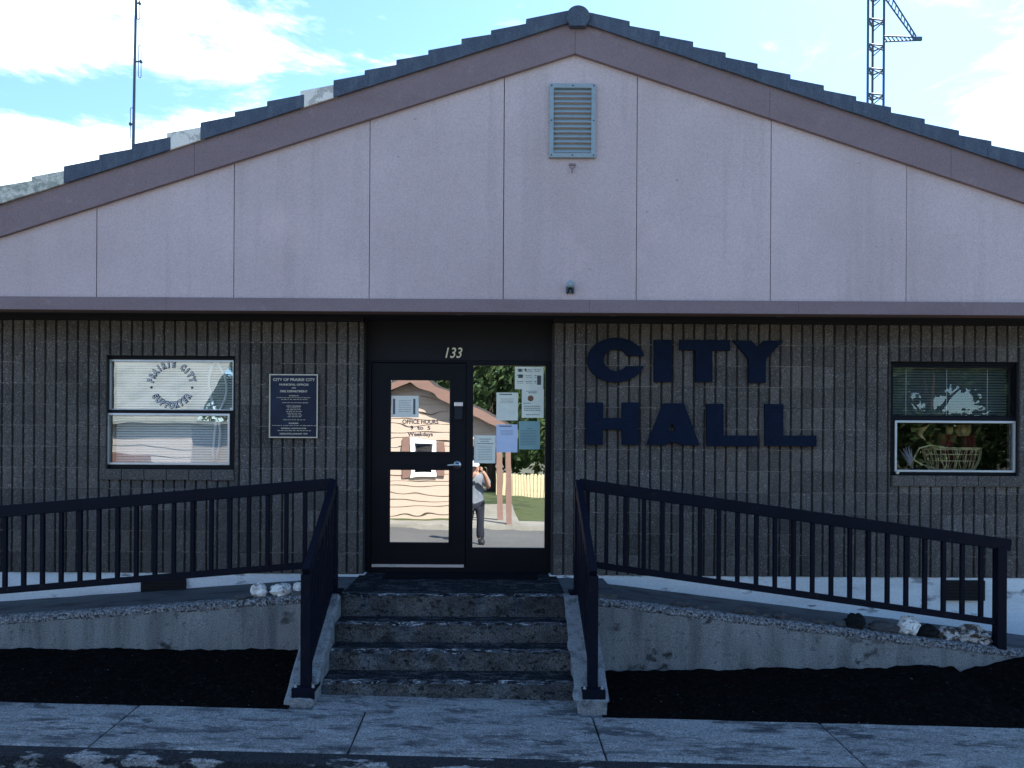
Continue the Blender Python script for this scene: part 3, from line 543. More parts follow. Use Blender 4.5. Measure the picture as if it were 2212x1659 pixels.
# ------------------------------------------------------------------ lettering and fittings on the facade
def z5(x, y): p = W((1350 + x * .31646) * .8848, (750 + y * .31646) * .8848, YB - 0.03); return (p.x, p.z)
sign = thing('wall_sign', 'big navy raised letters reading CITY HALL on the ribbed block wall', 'sign', W(1510, 965, YB - 0.02))
LET = {}
cx, cy = 485, 408
oc = [(cx + 222 * math.cos(t), cy - 172 * math.sin(t)) for t in [math.asin(33 / 172) + (2 * math.pi - math.asin(33 / 172) - math.asin(47 / 172)) * k / 40 for k in range(41)]]
ic = [(cx + 93 * math.cos(t), cy - 84 * math.sin(t)) for t in [math.asin(33 / 84) + (2 * math.pi - math.asin(33 / 84) - math.asin(47 / 84)) * k / 28 for k in range(29)]]
letters = [[oc + ic[::-1]], [[(778, 252), (918, 252), (916, 578), (778, 578)]],
    [[(975, 253), (1365, 253), (1365, 335), (1228, 335), (1228, 578), (1098, 578), (1098, 335), (975, 330)]],
    [[(1385, 255), (1530, 258), (1577, 310), (1625, 258), (1778, 258), (1642, 400), (1640, 585), (1512, 585), (1508, 400)]],
    [[(255, 735), (388, 735), (388, 855), (530, 855), (530, 735), (660, 735), (660, 1062), (530, 1062), (530, 945), (385, 945), (385, 1062), (255, 1062)]],
    [[(850, 742), (1010, 742), (1132, 1066), (985, 1066), (960, 1045), (893, 1045), (872, 1066), (722, 1062)], [(908, 905), (924, 905), (940, 955), (888, 955)]],
    [[(1183, 745), (1315, 745), (1315, 990), (1580, 990), (1580, 1075), (1185, 1072)]], [[(1632, 745), (1775, 748), (1775, 990), (2030, 990), (2032, 1075), (1635, 1070)]]]
for lp in letters:
    MB().prism([[z5(*q) for q in l_] for l_ in lp], YB - 0.042, YB - 0.008).build('letter', M['blue'], sign, bevel=0.003)
num = thing('house_number', 'cream slanted digits 133 on the dark panel over the door', 'house number', W(978, 773, YD - 0.03))
for ch, px in (('1', 964), ('3', 977.5), ('3', 991)):
    vs, fs = text_mesh(ch, 0.145, X(px, YD, 762), YD - 0.026, Z(773.5, YD, 978), 0.008, 0.001, 0.25, sx=0.85); MB().add(vs, fs).build('digit', M['cream'], num)
# plaque
pr = rect(582, 808.5, 687, 946, YB - 0.03)
plq = thing('bronze_plaque', 'dark blue dedication plaque with pale border and lettering on the block wall', 'plaque', ((pr[0] + pr[2]) / 2, YB - 0.03, pr[1]))
MB().box((pr[0], YB - 0.035, pr[1]), (pr[2], YB - 0.004, pr[3])).build('plate', M['plaque'], plq, bevel=0.003)
MB().frame(pr, [(pr[0] + .011, pr[1] + .011, pr[2] - .011, pr[3] - .011)], YB - 0.043, YB - 0.0355).build('border', M['gold'], plq)
ph = pr[3] - pr[1]; pw = pr[2] - pr[0]; pcx = (pr[0] + pr[2]) / 2 + 0.002
mb = MB()
# (line, centre height as a fraction from the top, cap height fraction, width fraction)
for s_, fy, ch, wd in (("CITY OF PRAIRIE CITY", .085, .042, .86), ("MUNICIPAL OFFICES", .163, .030, .60), ("AND", .215, .018, .09), ("FIRE DEPARTMENT", .268, .032, .56), ("FUNDED BY", .338, .014, .2),
        ("CITY COUNCIL", .50, .018, .3), ("ENGINEER", .77, .018, .2), ("GENERAL CONTRACTOR", .85, .018, .52), ("DEDICATED JANUARY 1979", .935, .022, .57)):
    size = ch * ph / 0.70; vs, fs = text_mesh(s_, size, 0, 0, 0, 0.004, 0.0006 if ch > .025 else 0.0004); wdt = max(v.x for v in vs) - min(v.x for v in vs); k = wd * pw / wdt
    mb.add([Vector((pcx + v.x * k, YB - 0.037 + v.y, pr[3] - fy * ph - ch * ph / 2 + v.z)) for v in vs], fs)
rr = random.Random(3)
for fy, wd in ((.368, .7), (.397, .52), (.447, .48), (.528, .26), (.556, .3), (.584, .31), (.612, .27), (.640, .22), (.667, .24), (.715, .43), (.805, .88), (.885, .66)):   # lines too small to read
    x = pcx - wd * pw / 2
    while x < pcx + wd * pw / 2:
        n = rr.uniform(0.010, 0.034); y = pr[3] - fy * ph
        xx = x
        while xx < x + n: mb.box((xx, YB - 0.039, y - 0.0035 + rr.uniform(-.0005, .0015)), (xx + 0.0038, YB - 0.0352, y + 0.0035 - rr.uniform(0, .002))); xx += 0.0055
        x += n + 0.010
mb.build('lettering', M['gold'], plq)
# decal on the left window: ring of letters round the glass
yd = YB + 0.055 + 0.026
dc = W(371, 834, yd); dz = 0.0
dec = thing('window_decal', 'round window decal reading PRAIRIE CITY SUPPORTER in white outlined letters', 'decal', (dc.x, yd, dc.z - 0.24))
ob, lw = MB(), MB(); rx = 44 / F * yd
def ring(s_, a0, a1, flip):
    n = len(s_)
    for i, ch in enumerate(s_):
        if ch == ' ': continue
        a = R(a0 + (a1 - a0) * i / (n - 1)); rr_ = rx * (0.925 if not flip else 1.075)
        x, z = dc.x + rr_ * math.cos(a), dc.z + rr_ * math.sin(a); rot = a - math.pi / 2 + (math.pi if flip else 0)
        for m_, bold, dy in ((ob, 0.0072, 0.0), (lw, 0.0004, -0.0022)):
            vs, fs = text_mesh(ch, 0.083, x, yd + dy, z, 0.0015, bold, rot=rot, sx=0.72); m_.add(vs, fs)
ring("PRAIRIE CITY", 166, 18, False); ring("SUPPORTER", 212, 328, True)
for a in (184, -4): ob.lathe((dc.x + rx * 1.0 * math.cos(R(a)), yd, dc.z + rx * math.sin(R(a))), [(0.011, 0.001), (0.011, -0.001)], 'y', 14)
ob.build('letter_outline', M['black_vinyl'], dec); lw.build('lettering', M['white_vinyl'], dec)
# white cord looped in the left window, inside the glass
yr = YB + 0.128
lp = [(467, 778), (458, 793), (452, 812), (451, 832), (455, 850), (458, 866), (462, 880), (466, 897), (466, 920), (463, 945), (460, 975), (462, 998)]
rp = [(467, 778), (475, 792), (484, 808), (489, 826), (490, 845), (487, 860), (481, 874), (474, 888), (474, 910), (476, 935), (474, 962), (468, 990)]
mb = MB(); mb.tube([W(*q, yr) for q in lp], 0.013, 8); mb.tube([W(*q, yr) for q in rp], 0.013, 8)
tag(mb.build('hanging_cord', M['rope'], None, W(467, 778, yr), smooth=True), 'white looped cord hanging inside the window beside the round decal', 'cord')
# lettering on the door
mb = MB()
for s_, py, ch, wd in (("OFFICE HOURS", 915.5, 9, 78), ("9  to  5", 928, 8.2, 44), ("Weekdays", 942, 8.5, 55)):
    vs, fs = text_mesh(s_, ch / 0.70 / F * YD, 0, 0, 0, 0.001, 0.0018); wdt = max(v.x for v in vs) - min(v.x for v in vs); k = wd / F * YD / wdt
    q = W(908, py, YD - 0.0085); mb.add([Vector((q.x + v.x * k, q.y + v.y, q.z + v.z)) for v in vs], fs)
tag(mb.build('door_lettering', M['grey_vinyl'], None, W(908, 942, YD - 0.008)), 'grey lettering OFFICE HOURS 9 to 5 Weekdays on the upper door glass', 'lettering')
# notices moved from behind the glass to its outer face to read brighter
def zz(x, y): return ((850 + x * .4218) * .8848, (750 + y * .4218) * .8848)
def notice(r, m, label, kind, Y=YD - 0.0045, group='notices on the outer face of the entrance glass'):
    a = zz(r[0], r[1]); b = zz(r[2], r[3]); q = rect(a[0], a[1], b[0], b[1], Y); t = thing('notice', label, 'notice', ((q[0] + q[2]) / 2, Y, q[1]), group)
    MB().box((q[0], Y, q[1]), (q[2], Y + 0.0012, q[3])).build('sheet', m, t)
    wq, hq = q[2] - q[0], q[3] - q[1]; ink, pic = MB(), MB(); rn = random.Random(int(r[0]))
    def bx(m_, u0, v0, u1, v1): m_.box((q[0] + wq * u0, Y - 0.0012, q[3] - hq * v1), (q[0] + wq * u1, Y - 0.0002, q[3] - hq * v0))
    def words(u0, u1, v, h):
        u = u0
        while u < u1 - 0.02:
            n = rn.uniform(0.03, 0.1); bx(ink, u, v, min(u + n, u1), v + h); u += n + 0.022
    if kind == 'letter':
        bx(ink, .14, .045, .72, .085)
        for k in range(4): words(.2, .8, .22 + .045 * k, .012)
    if kind == 'text':
        words(.25, .8, .12, .025); words(.3, .7, .2, .025); words(.15, .9, .28, .03)
        for k in range(9): words(.18 + .04 * (k % 2), .85, .38 + .06 * k, .014)
    if kind == 'list':
        words(.4, .6, .25, .02)
        for k in range(10): words(.08, .85, .32 + .055 * k, .016)
    if kind == 'cards':
        for i in range(3):
            for j in range(3): words(.08 + .3 * i, .3 + .3 * i, .12 + .26 * j, .03); words(.1 + .3 * i, .3 + .3 * i, .2 + .26 * j, .02)
        bx(ink, .12, .1, .24, .22); bx(ink, .12, .34, .28, .5); bx(ink, .78, .4, .92, .8); bx(ink, .34, .08, .4, .2)
    if kind == 'flyer':
        words(.2, .7, .06, .02); words(.3, .68, .11, .03); words(.08, .42, .48, .025); words(.2, .8, .88, .025)
        for k in range(3): words(.1, .85, .58 + .07 * k, .03)
        pic.lathe((q[0] + wq * .4, Y, q[3] - hq * .32), [(hq * .105, 0.001), (hq * .105, -0.0012)], 'y', 20)
    if kind == 'certificate':
        bx(ink, .06, .14, .14, .86); bx(ink, .8, .14, .88, .86)
        for k in range(6): words(.28, .72, .22 + .1 * k, .02)
    if ink.v: ink.build('print', M['ink'], t)
    if pic.v: pic.build('round_emblem', M['ink_red'], t)
notice((965, 345, 1130, 475), M['paper'], 'wide pale sheet with columns of small print in the top corner of the side glass', 'cards')
notice((1005, 475, 1132, 640), M['paper'], 'pale flyer with a round brown emblem just under the wide sheet', 'flyer')
notice((858, 494, 983, 655), M['paper'], 'pale blank-looking letter with a dark heading above the blue sheet', 'letter')
notice((857, 678, 980, 840), M['paper_blue'], 'bright blue sheet with a dark heading in the middle of the side glass', 'letter')
notice((988, 660, 1110, 823), M['paper_teal'], 'dim teal typed sheet below the flyer with the emblem', 'list')
notice((728, 742, 853, 903), M['paper'], 'pale green typed notice lowest on the side glass beside the mullion', 'text')
notice((250, 513, 408, 637), M['certificate'], 'white certificate taped on the upper door glass above the office hours', 'certificate', YD - 0.0105)
# lamp and hook on the gable
lampt = thing('wall_lamp', 'small weathered grey lamp fitting low on the gable above the door', 'lamp', W(1231, 635, YG - 0.01))
q0, q1 = W(1222, 634, YG), W(1240, 608, YG); cxl = (q0.x + q1.x) / 2
MB().box((q0.x, YG - 0.03, q0.z), (q1.x, YG - 0.003, q0.z + (q1.z - q0.z) * .55)).build('back_plate', M['mast'], lampt, bevel=0.006)
MB().lathe((cxl, YG - 0.05, q0.z + 0.045), [(0.03, 0.0), (0.034, 0.025), (0.026, 0.05), (0.010, 0.064)], 'z', 14).build('lamp_shade', M['vent'], lampt, smooth=True)
MB().tube([(cxl - 0.026, YG - 0.03, q0.z - 0.01), (cxl - 0.012, YG - 0.035, q0.z + 0.03), (cxl, YG - 0.04, q0.z + 0.05)], 0.006, 6).tube([(cxl + 0.026, YG - 0.03, q0.z - 0.01), (cxl + 0.012, YG - 0.035, q0.z + 0.03), (cxl, YG - 0.04, q0.z + 0.05)], 0.006, 6).build('bracket', M['dark'], lampt)
hk = W(1236, 372, YG - 0.02)
mb = MB(); mb.tube([W(1230, 356, YG - .02), W(1231, 361, YG - .03), W(1236, 364, YG - .034), W(1242, 361, YG - .03), W(1243, 356, YG - .02)], 0.005, 6); mb.tube([W(1236, 364, YG - .034), W(1236, 374, YG - .012)], 0.005, 6); mb.box((hk.x - .03, YG - .012, Z(358, YG, 1236)), (hk.x + .03, YG - .003, Z(354, YG, 1236)))
tag(mb.build('hook', M['trim'], None, hk), 'small painted metal hook on the gable under the louvred vent', 'hook')

# ------------------------------------------------------------------ steps, ramps, railings
SX0, SX1 = -1.275, 0.65
steps = thing('concrete_steps', 'worn pitted concrete steps leading up to the entrance door', 'steps', ((SX0 + SX1) / 2, 6.2, -1.86))
lv = [(6.60, -1.212), (6.37, -1.407), (6.13, -1.572), (5.84, -1.738)]
for i, (yf, zt) in enumerate(lv):
    zb = lv[i + 1][1] - 0.01 if i < 3 else -1.95; yb = (lv[i - 1][0] + 0.02) if i else 7.64
    nx = 170; mb = MB(); sd = i * 5.3
    def pt(u, k, yf=yf, zt=zt, zb=zb, yb=yb, sd=sd):
        x = SX0 + (SX1 - SX0) * u; e = 0.012 * mnoise.noise(Vector((x * 4, sd, 0))) + 0.009 * mnoise.noise(Vector((x * 21, sd, 2))); ch = max(0, mnoise.noise(Vector((x * 6, sd, 9))) - 0.15) * 0.07 + max(0, mnoise.noise(Vector((x * 27, sd, 5))) - 0.1) * 0.022
        zt2 = zt + (0.022 if i == 0 else 0.004) * 0
        return Vector([(x, yf + 0.004, zb), (x, yf + 0.003 + e * .4, zt - 0.03), (x, yf - 0.004 + e + ch, zt - 0.012 - ch), (x, yf + 0.02 + e + ch, zt - 0.001 - ch * .3), (x, yf + 0.06, zt + 0.001), (x, yb, zt + (0.02 if i == 0 else 0.006))][k])
    mb.grid(lambda u, v: pt(u, round(v * 2)), nx, 2)
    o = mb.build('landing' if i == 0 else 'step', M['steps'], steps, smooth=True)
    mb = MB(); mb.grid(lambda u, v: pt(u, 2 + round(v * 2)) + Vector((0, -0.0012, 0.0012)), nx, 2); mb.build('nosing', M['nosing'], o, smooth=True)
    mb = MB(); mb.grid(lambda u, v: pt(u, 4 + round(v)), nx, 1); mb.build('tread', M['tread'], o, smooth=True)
for a, b in ((SX0 - 0.45, SX0), (SX1, SX1 + 0.45)): MB().box((a, 6.66, -1.9), (b, 7.5, -1.208)).build('landing_side', M['ramp'], steps)
def cheek(x0, x1, sd):
    mb = MB(); prof = [(5.60, -1.95), (5.60, -1.775), (5.66, -1.742), (6.54, -1.222), (6.62, -1.2), (6.66, -1.2), (6.66, -1.95)]
    # cross-section along the slope with chipped inner edge
    n = 40; pts = []
    for i in range(n + 1):
        t = i / n; y = 5.60 + 1.06 * t
        zt = -1.80 + min(1, t * 18) * 0.045 + max(0, min(1, (t - .055) / .84)) * 0.545
        c1 = max(0, mnoise.noise(Vector((y * 7, sd, 1)))) * 0.05; c2 = max(0, mnoise.noise(Vector((y * 5, sd, 5)))) * 0.03; jz = 0.006 * mnoise.noise(Vector((y * 14, sd, 4)))
        pts += [Vector((x0, y, -1.95)), Vector((x0 + 0.004, y, zt - 0.012 - c2)), Vector((x0 + 0.02 + c2, y, zt + jz)), Vector(((x0 + x1) / 2, y, zt + 0.003)), Vector((x1 - 0.02 - c1, y, zt + jz)), Vector((x1 - 0.003 - c1 * .4, y, zt - 0.02 - c1)), Vector((x1, y, -1.95))]
    fs = [(i * 7 + k, i * 7 + k + 1, (i + 1) * 7 + k + 1, (i + 1) * 7 + k) for i in range(n) for k in range(6)] + [tuple(range(7))[::-1], tuple(n * 7 + k for k in range(7))]
    mb.add(pts, fs).build('cheek_wall', M['cheek'], steps)
cheek(-1.50, -1.275, 1.0); cheek(0.855, 0.65, 6.0)
m_ = MB(); r0 = W(828, 1246, 7.3); r1 = W(1163, 1228, 7.56)
def matz(y): return -1.212 + 0.02 * (y - 6.6) / 1.04
mb = MB(); ya, yb_ = 7.32, 7.62; xa, xb = X(828, 7.4), X(1163, 7.4)
mb.add([(xa, ya, matz(ya) + .001), (xb, ya, matz(ya) + .001), (xb, yb_, matz(yb_) + .001), (xa, yb_, matz(yb_) + .001), (xa + .01, ya + .01, matz(ya) + .014), (xb - .01, ya + .01, matz(ya) + .014), (xb - .01, yb_, matz(yb_) + .014), (xa + .01, yb_, matz(yb_) + .014)], [(0, 1, 5, 4), (1, 2, 6, 5), (2, 3, 7, 6), (3, 0, 4, 7), (4, 5, 6, 7)])
tag(mb.build('doormat', M['mat'], None, ((xa + xb) / 2, 7.45, matz(7.4))), 'black rubber doormat on the landing before the door', 'doormat')
YR = 6.62                                        # face of the ramp walls
rl = lambda x: -1.222 - 0.076 * max(0, (-1.50 - x))
rrt = lambda x: -1.232 - 0.1175 * max(0, (x - 0.88))
def ramp(name, label, x0, x1, zf, sd, loc):
    t = thing(name, label, 'ramp', loc)
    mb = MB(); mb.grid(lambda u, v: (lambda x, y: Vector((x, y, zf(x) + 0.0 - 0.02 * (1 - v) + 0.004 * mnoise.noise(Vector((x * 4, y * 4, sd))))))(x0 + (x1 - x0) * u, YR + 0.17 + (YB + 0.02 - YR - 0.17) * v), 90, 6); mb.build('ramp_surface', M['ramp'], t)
    def face(u, v):
        x = x0 + (x1 - x0) * u; zt, zb = zf(x), -2.0; z = zb + (zt - 0.05 - zb) * v
        return Vector((x, YR + 0.006 * mnoise.noise(Vector((x * 3, z * 3, sd))), z))
    mb = MB(); mb.grid(face, 160, 10); rw = mb.build('retaining_wall', M['retain'], t, smooth=True)
    n = 300                                      # crumbling upper edge
    def edge(u, v):
        x = x0 + (x1 - x0) * u; k = round(v * 5); zt = zf(x); e = mnoise.noise(Vector((x * 23, sd, k * 2.2))); e2 = mnoise.noise(Vector((x * 60, sd, k * 3.1))); lowr = 0.015 * mnoise.noise(Vector((x * 6, sd, 3)))
        y, z = [(YR + 0.002, -0.075 + lowr), (YR - 0.006 + .006 * e, -0.055 + lowr * .6 + .006 * e2), (YR - 0.001 + .012 * e, -0.02 + .010 * e2), (YR + 0.03 + .010 * e, -0.004 + .008 * e), (YR + 0.10, 0.0 + .007 * e2), (YR + 0.18, -0.012 + .006 * e)][k]
        return Vector((x, y, zt + z))
    mb = MB(); mb.grid(edge, n, 5); mb.build('crumbling_edge', M['aggregate'], rw)
    return t
ramp('access_ramp', 'concrete ramp along the wall below the window with the round decal', -9.0, -1.50, rl, 2.0, (-3, 7, -1.6))
ramp('access_ramp', 'concrete ramp descending below the CITY HALL letters with stones along it', 0.86, 8.0, rrt, 8.0, (3, 7, -1.7))
def railing(label, xs_, side, xe, topf, botf, nb, x_first, end_post, loc):
    """xs_: x of the stair rail; topf, botf: underside/centre lines of the ramp rail"""
    t = thing('railing', label, 'railing', loc); yr_ = YR + 0.05; m = M['rail']
    ztop = topf(xs_)
    MB().bar((xs_ + side * 0.0, yr_, ztop), (xe, yr_, topf(xe)), 0.055, 0.103).build('top_rail', m, t, bevel=0.006)
    MB().bar((xs_, yr_, botf(xs_)), (xe - (side * 0.10 if end_post else 0), yr_, botf(xe)), 0.045, 0.055).build('bottom_rail', m, t, bevel=0.004)
    for k in range(nb):
        x = x_first + side * 0.1625 * k
        MB().box((x - 0.0165, yr_ - 0.0165, botf(x)), (x + 0.0165, yr_ + 0.0165, topf(x) - 0.03)).build('baluster', m, t, bevel=0.002)
    y1 = 5.71; zt1 = -0.90
    MB().bar((xs_, yr_ + 0.02, ztop), (xs_, y1 - 0.02, zt1), 0.055, 0.10).build('stair_rail', m, t, bevel=0.006)
    MB().bar((xs_, yr_, -1.10), (xs_, y1, -1.62), 0.04, 0.055).build('stair_bottom_rail', m, t, bevel=0.004)
    for k in range(8):
        f = (k + 0.9) / 8.6; y = yr_ + (y1 - yr_) * f
        MB().box((xs_ - 0.0165, y - 0.0165, -1.10 - 0.52 * f), (xs_ + 0.0165, y + 0.0165, ztop + (zt1 - ztop) * f - 0.02)).build('baluster', m, t, bevel=0.002)
    MB().box((xs_ - 0.036, yr_ - 0.036, -1.21), (xs_ + 0.036, yr_ + 0.036, ztop - 0.02)).build('post', m, t, bevel=0.004)
    MB().box((xs_ - 0.037, y1 - 0.037, -1.745), (xs_ + 0.037, y1 + 0.037, zt1 - 0.0)).build('post', m, t, bevel=0.004)
    mb = MB(); mb.box((xs_ - 0.085, y1 - 0.085, -1.752), (xs_ + 0.085, y1 + 0.10, -1.725)); mb.box((xs_ - 0.085, y1 - 0.10, -1.80), (xs_ + 0.085, y1 - 0.086, -1.725)); mb.build('base_plate', m, t, bevel=0.003)
    MB().box((xs_ - 0.08, yr_ - 0.08, -1.212), (xs_ + 0.08, yr_ + 0.08, -1.185)).build('base_plate', m, t, bevel=0.003)
    for (dx_, dy_) in ((-.065, -.06), (.065, -.06), (-.065, .075), (.065, .075)): MB().lathe((xs_ + dx_, y1 + dy_, -1.725), [(.012, 0), (.012, .009), (.006, .011), (.006, .02)], 'z', 6).build('bolt', M['alu'], t)
    if end_post:
        x = end_post; MB().box((x - 0.04, yr_ - 0.04, rrt(x) - 0.08), (x + 0.04, yr_ + 0.04, topf(x) - 0.03)).build('post', m, t, bevel=0.004)
    return t
yr_ = YR + 0.05
def line(p, q):
    a, b = W(*p, yr_), W(*q, yr_); return lambda x: a.z + (b.z - a.z) * (x - a.x) / (b.x - a.x)
railing('dark navy railing on the left of the steps, by the window with the decal', -1.36, -1, -8.0, line((725, 1045), (0, 1105)), line((650, 1222), (0, 1276)), 40, X(660, yr_), None, (-1.36, 6.2, -1.75))
railing('dark navy railing on the right of the steps, below the CITY HALL letters', 0.765, 1, X(2181, yr_, 1176), line((1242, 1045), (2180, 1177)), line((1285, 1220), (2150, 1340)), 22, X(1270.5, yr_), X(2159, yr_, 1300), (0.765, 6.2, -1.75))

# ------------------------------------------------------------------ stones on the ramps
def stone(p0, q0, p1, q1, m, label, Y=YR + 0.13, sd=1, rough=0.25, name='stone', cat='stone', group='stones along the ramps'):
    a, b = W(p0, q1, Y), W(p1, q0, Y); c_ = (a + b) / 2; rx, rz_ = (b.x - a.x) / 2, (b.z - a.z) / 2
    zs = (rl(c_.x) if c_.x < 0 else rrt(c_.x)) - 0.012; c_.z = zs + rz_ * 0.92; a.z = zs
    mb = MB(); rock(mb, (c_.x, Y, c_.z), rx, min(rx, rz_ * 1.5), rz_, sd, rough); o = mb.build(name, M[m], None, (c_.x, Y, a.z), smooth=False); tag(o, label, cat, group); return o
stone(544, 1262, 576, 1293, 'white_rock', 'rounded white stone at the left end of the white stones by the railing', sd=1, rough=.35)
stone(585, 1256, 631, 1284, 'white_rock', 'long white stone in the middle of the white stones beside the left railing', sd=2, rough=.2)
stone(632, 1254, 655, 1281, 'white_rock', 'white stone half hidden behind the left railing post', sd=3)
stone(508, 1284, 542, 1297, 'grey_rock', 'small flat grey stone on the ramp edge before the rounded white stone', sd=4, Y=YR + 0.06)
stone(1826, 1333, 1869, 1366, 'black_rock', 'black lava stone on the right ramp to the left of the big white stone', sd=5, rough=.35)
stone(1939, 1341, 1984, 1384, 'white_rock', 'big white stone with dark pits on the right ramp', sd=6, rough=.25)
stone(1982, 1354, 2024, 1384, 'black_rock', 'black lava stone touching the right side of the big white stone', sd=7, rough=.3)
stone(2026, 1362, 2067, 1391, 'mottle_rock', 'brown and white mottled stone beside the black lava stone', sd=8, rough=.4)
stone(2067, 1364, 2138, 1400, 'mottle_rock', 'wide brown and white mottled stone near the end post of the railing', sd=9, rough=.35)
stone(2136, 1376, 2158, 1402, 'grey_rock', 'small grey stone against the end post of the railing', sd=10)
stone(2100, 1356, 2146, 1378, 'grey_rock', 'grey stone behind the wide mottled stone', sd=11, Y=YR + 0.3)
stone(1876, 1352, 1940, 1377, 'grey_rock', 'low dark grey stone between the black lava stone and the big white stone', sd=12, Y=YR + 0.12)
for i, (a, b, c_, d) in enumerate(((1582, 1313, 1632, 1332), (1668, 1323, 1702, 1341), (1702, 1334, 1732, 1346), (1448, 1301, 1490, 1316), (1500, 1308, 1532, 1319), (1640, 1326, 1664, 1337), (1748, 1340, 1792, 1354), (1800, 1345, 1826, 1360))):
    stone(a, b, c_, d, 'grey_rock', ('flat grey cobble, the widest in the row of cobbles on the right ramp edge', 'round grey cobble right of the two small ones in the cobble row', 'small flat cobble beside the round grey cobble', 'low grey cobble highest up the right ramp edge', 'second cobble down from the top of the right ramp edge', 'tiny cobble between the widest and the round grey cobble', 'dark flat cobble uphill of the black lava stone', 'small dark cobble touching the black lava stone')[i], sd=20 + i, Y=YR + 0.12, rough=.18, name='cobble', cat='cobble', group='cobbles on the right ramp edge')

# ------------------------------------------------------------------ masts behind the roof
YM = 18.0
mast = thing('radio_mast', 'thin grey radio mast with folded dipole antennas behind the roof', 'radio mast', (X(286, YM), YM, -2.2))
MB().tube([(X(285, YM), YM, -2.3), W(288, 320, YM), W(294, 0, YM), W(296.5, -160, YM)], [0.042, 0.038, 0.03, 0.025], 10).build('pole', M['mast'], mast, smooth=True)
def dipole(px, ya, yb, pole):
    mb = MB(); a, b = W(px, ya, YM), W(px, yb, YM); r_ = 0.03; c_ = (a + b) / 2
    pts = [Vector((a.x - r_, YM, a.z - r_)), Vector((a.x - r_ * .5, YM, a.z)), Vector((a.x + r_ * .5, YM, a.z)), Vector((a.x + r_, YM, a.z - r_)), Vector((b.x + r_, YM, b.z + r_)), Vector((b.x + r_ * .5, YM, b.z)), Vector((b.x - r_ * .5, YM, b.z)), Vector((b.x - r_, YM, b.z + r_))]
    mb.tube(pts + [pts[0]], 0.009, 6); mb.tube([c_ + Vector((r_ if px > pole else -r_, 0, 0)), W(pole, (ya + yb) / 2, YM)], 0.018, 6); mb.lathe((c_.x + (r_ if px > pole else -r_), YM, c_.z - .03), [(0.03, 0), (0.04, .03), (0.03, .06)], 'z', 8)
    mb.build('dipole', M['mast'], mast)
dipole(302, 98, 168, 292); dipole(284.5, 233, 303, 289.5); dipole(299, -28, 42, 294.5)
YT = 20.0
tw = thing('lattice_tower', 'three legged steel lattice tower with a triangular bracket behind the roof', 'tower', (X(1889, YT), YT, -2.3))
legs = [(X(1869.5, YT), YT), (X(1909, YT), YT + 0.12), (X(1897, YT), YT + 0.42)]
zlv = [Z(p_, YT) for p_ in (-20, 35, 90, 142, 197, 250, 304, 358, 412, 466, 520, 574, 628)]
for (x, y) in legs: MB().tube([(x, y, -2.4), (x, y, Z(-60, YT))], 0.032, 8).build('leg', M['mast'], tw, smooth=True)
mb = MB()
for z in zlv:
    for (a, b) in ((0, 1), (1, 2), (2, 0)):
        mb.tube([(*legs[a], z), (*legs[b], z + 0.02)], 0.022, 6); mb.tube([(*legs[a], z), (*legs[b], z - 0.11)], 0.016, 6)
mb.build('bracing', M['mast'], tw)
def truss(mb, p, q, wd):
    p, q = Vector(p), Vector(q); u = (q - p).normalized(); s_ = Vector((-u.z, 0, u.x)) * wd / 2
    mb.tube([p + s_, q + s_ * .5], 0.02, 6); mb.tube([p - s_, q - s_ * .5], 0.02, 6); n = 9
    for k in range(n): f, g = k / n, (k + 1) / n; mb.tube([p.lerp(q, f) + s_ * (1 - .5 * f), p.lerp(q, g) - s_ * (1 - .5 * g)], 0.014, 5)
mb = MB(); truss(mb, W(1908, 84, YT), W(1986, 84, YT), 0.15); truss(mb, W(1918, -6, YT), W(1976, 80, YT), 0.16); mb.box(tuple(W(1972, 80, YT) - Vector((0, .03, 0))), tuple(W(1991, 88, YT) + Vector((0, .03, 0))))
mb.build('bracket', M['mast'], tw)

# ------------------------------------------------------------------ things inside the right window
YI = YB + 0.36
bk = thing('wire_basket', 'straw coloured wire basket standing behind the lower pane of the right window', 'basket', W(2060, 1015, YI))
mb = MB(); e0 = W(2056, 968, YI); rxb = 62 / F * YI; hb = 46 / F * YI
rim = lambda t, k, z: Vector((e0.x + rxb * k * math.cos(t), YI + 0.16 * k * math.sin(t), e0.z - hb * z))
for k, z in ((1, 0), (.985, .07), (.93, .3), (.86, .6), (.78, 1)): mb.tube([rim(2 * math.pi * i / 30, k, z) for i in range(31)], 0.006 if z == 0 else 0.004, 6)
rb_ = random.Random(5)
for i in range(44):
    t = 2 * math.pi * (i + rb_.uniform(-.4, .4)) / 44; m_ = rim(t, .9, .5) + Vector((rb_.uniform(-.03, .03), 0, rb_.uniform(-.02, .02))); mb.tube([rim(t, 1, 0), m_, rim(t + rb_.uniform(-.12, .12), .78, 1)], 0.003, 5)
mb.build('wires', M['basket'], bk)
mb = MB(); mb.tube([W(1968, 1012, YI - .1), W(1976, 985, YI - .1), W(1986, 968, YI - .1), W(2010, 962, YI - .1), W(2040, 966, YI - .1)], 0.008, 8); mb.tube([W(1972, 992, YI - .12), W(1990, 1003, YI - .12), W(2020, 1012, YI - .12)], 0.008, 8); mb.build('handle', M['basket'], bk, smooth=True)
mb = MB()
for i in range(40):
    a = R(95 + random.uniform(0, 40)); q = W(1972, 1012, YI - .05); n = random.uniform(.08, .24); mb.tube([q, q + Vector((math.cos(a) * n, random.uniform(-.04, .04), math.sin(a) * n))], [.004, .001], 4)
tag(mb.build('dried_plume', M['plume'], None, W(1972, 1012, YI - .05)), 'pale feathery dried plume behind the lower right window pane', 'dried flowers')
mb = MB(); cu = []
for i in range(17): t = i / 16; cu.append(W(1998 + 14 * math.sin(t * math.pi) * -1 + 8 * t, 1.0 * (950 - 32 * t), YI))
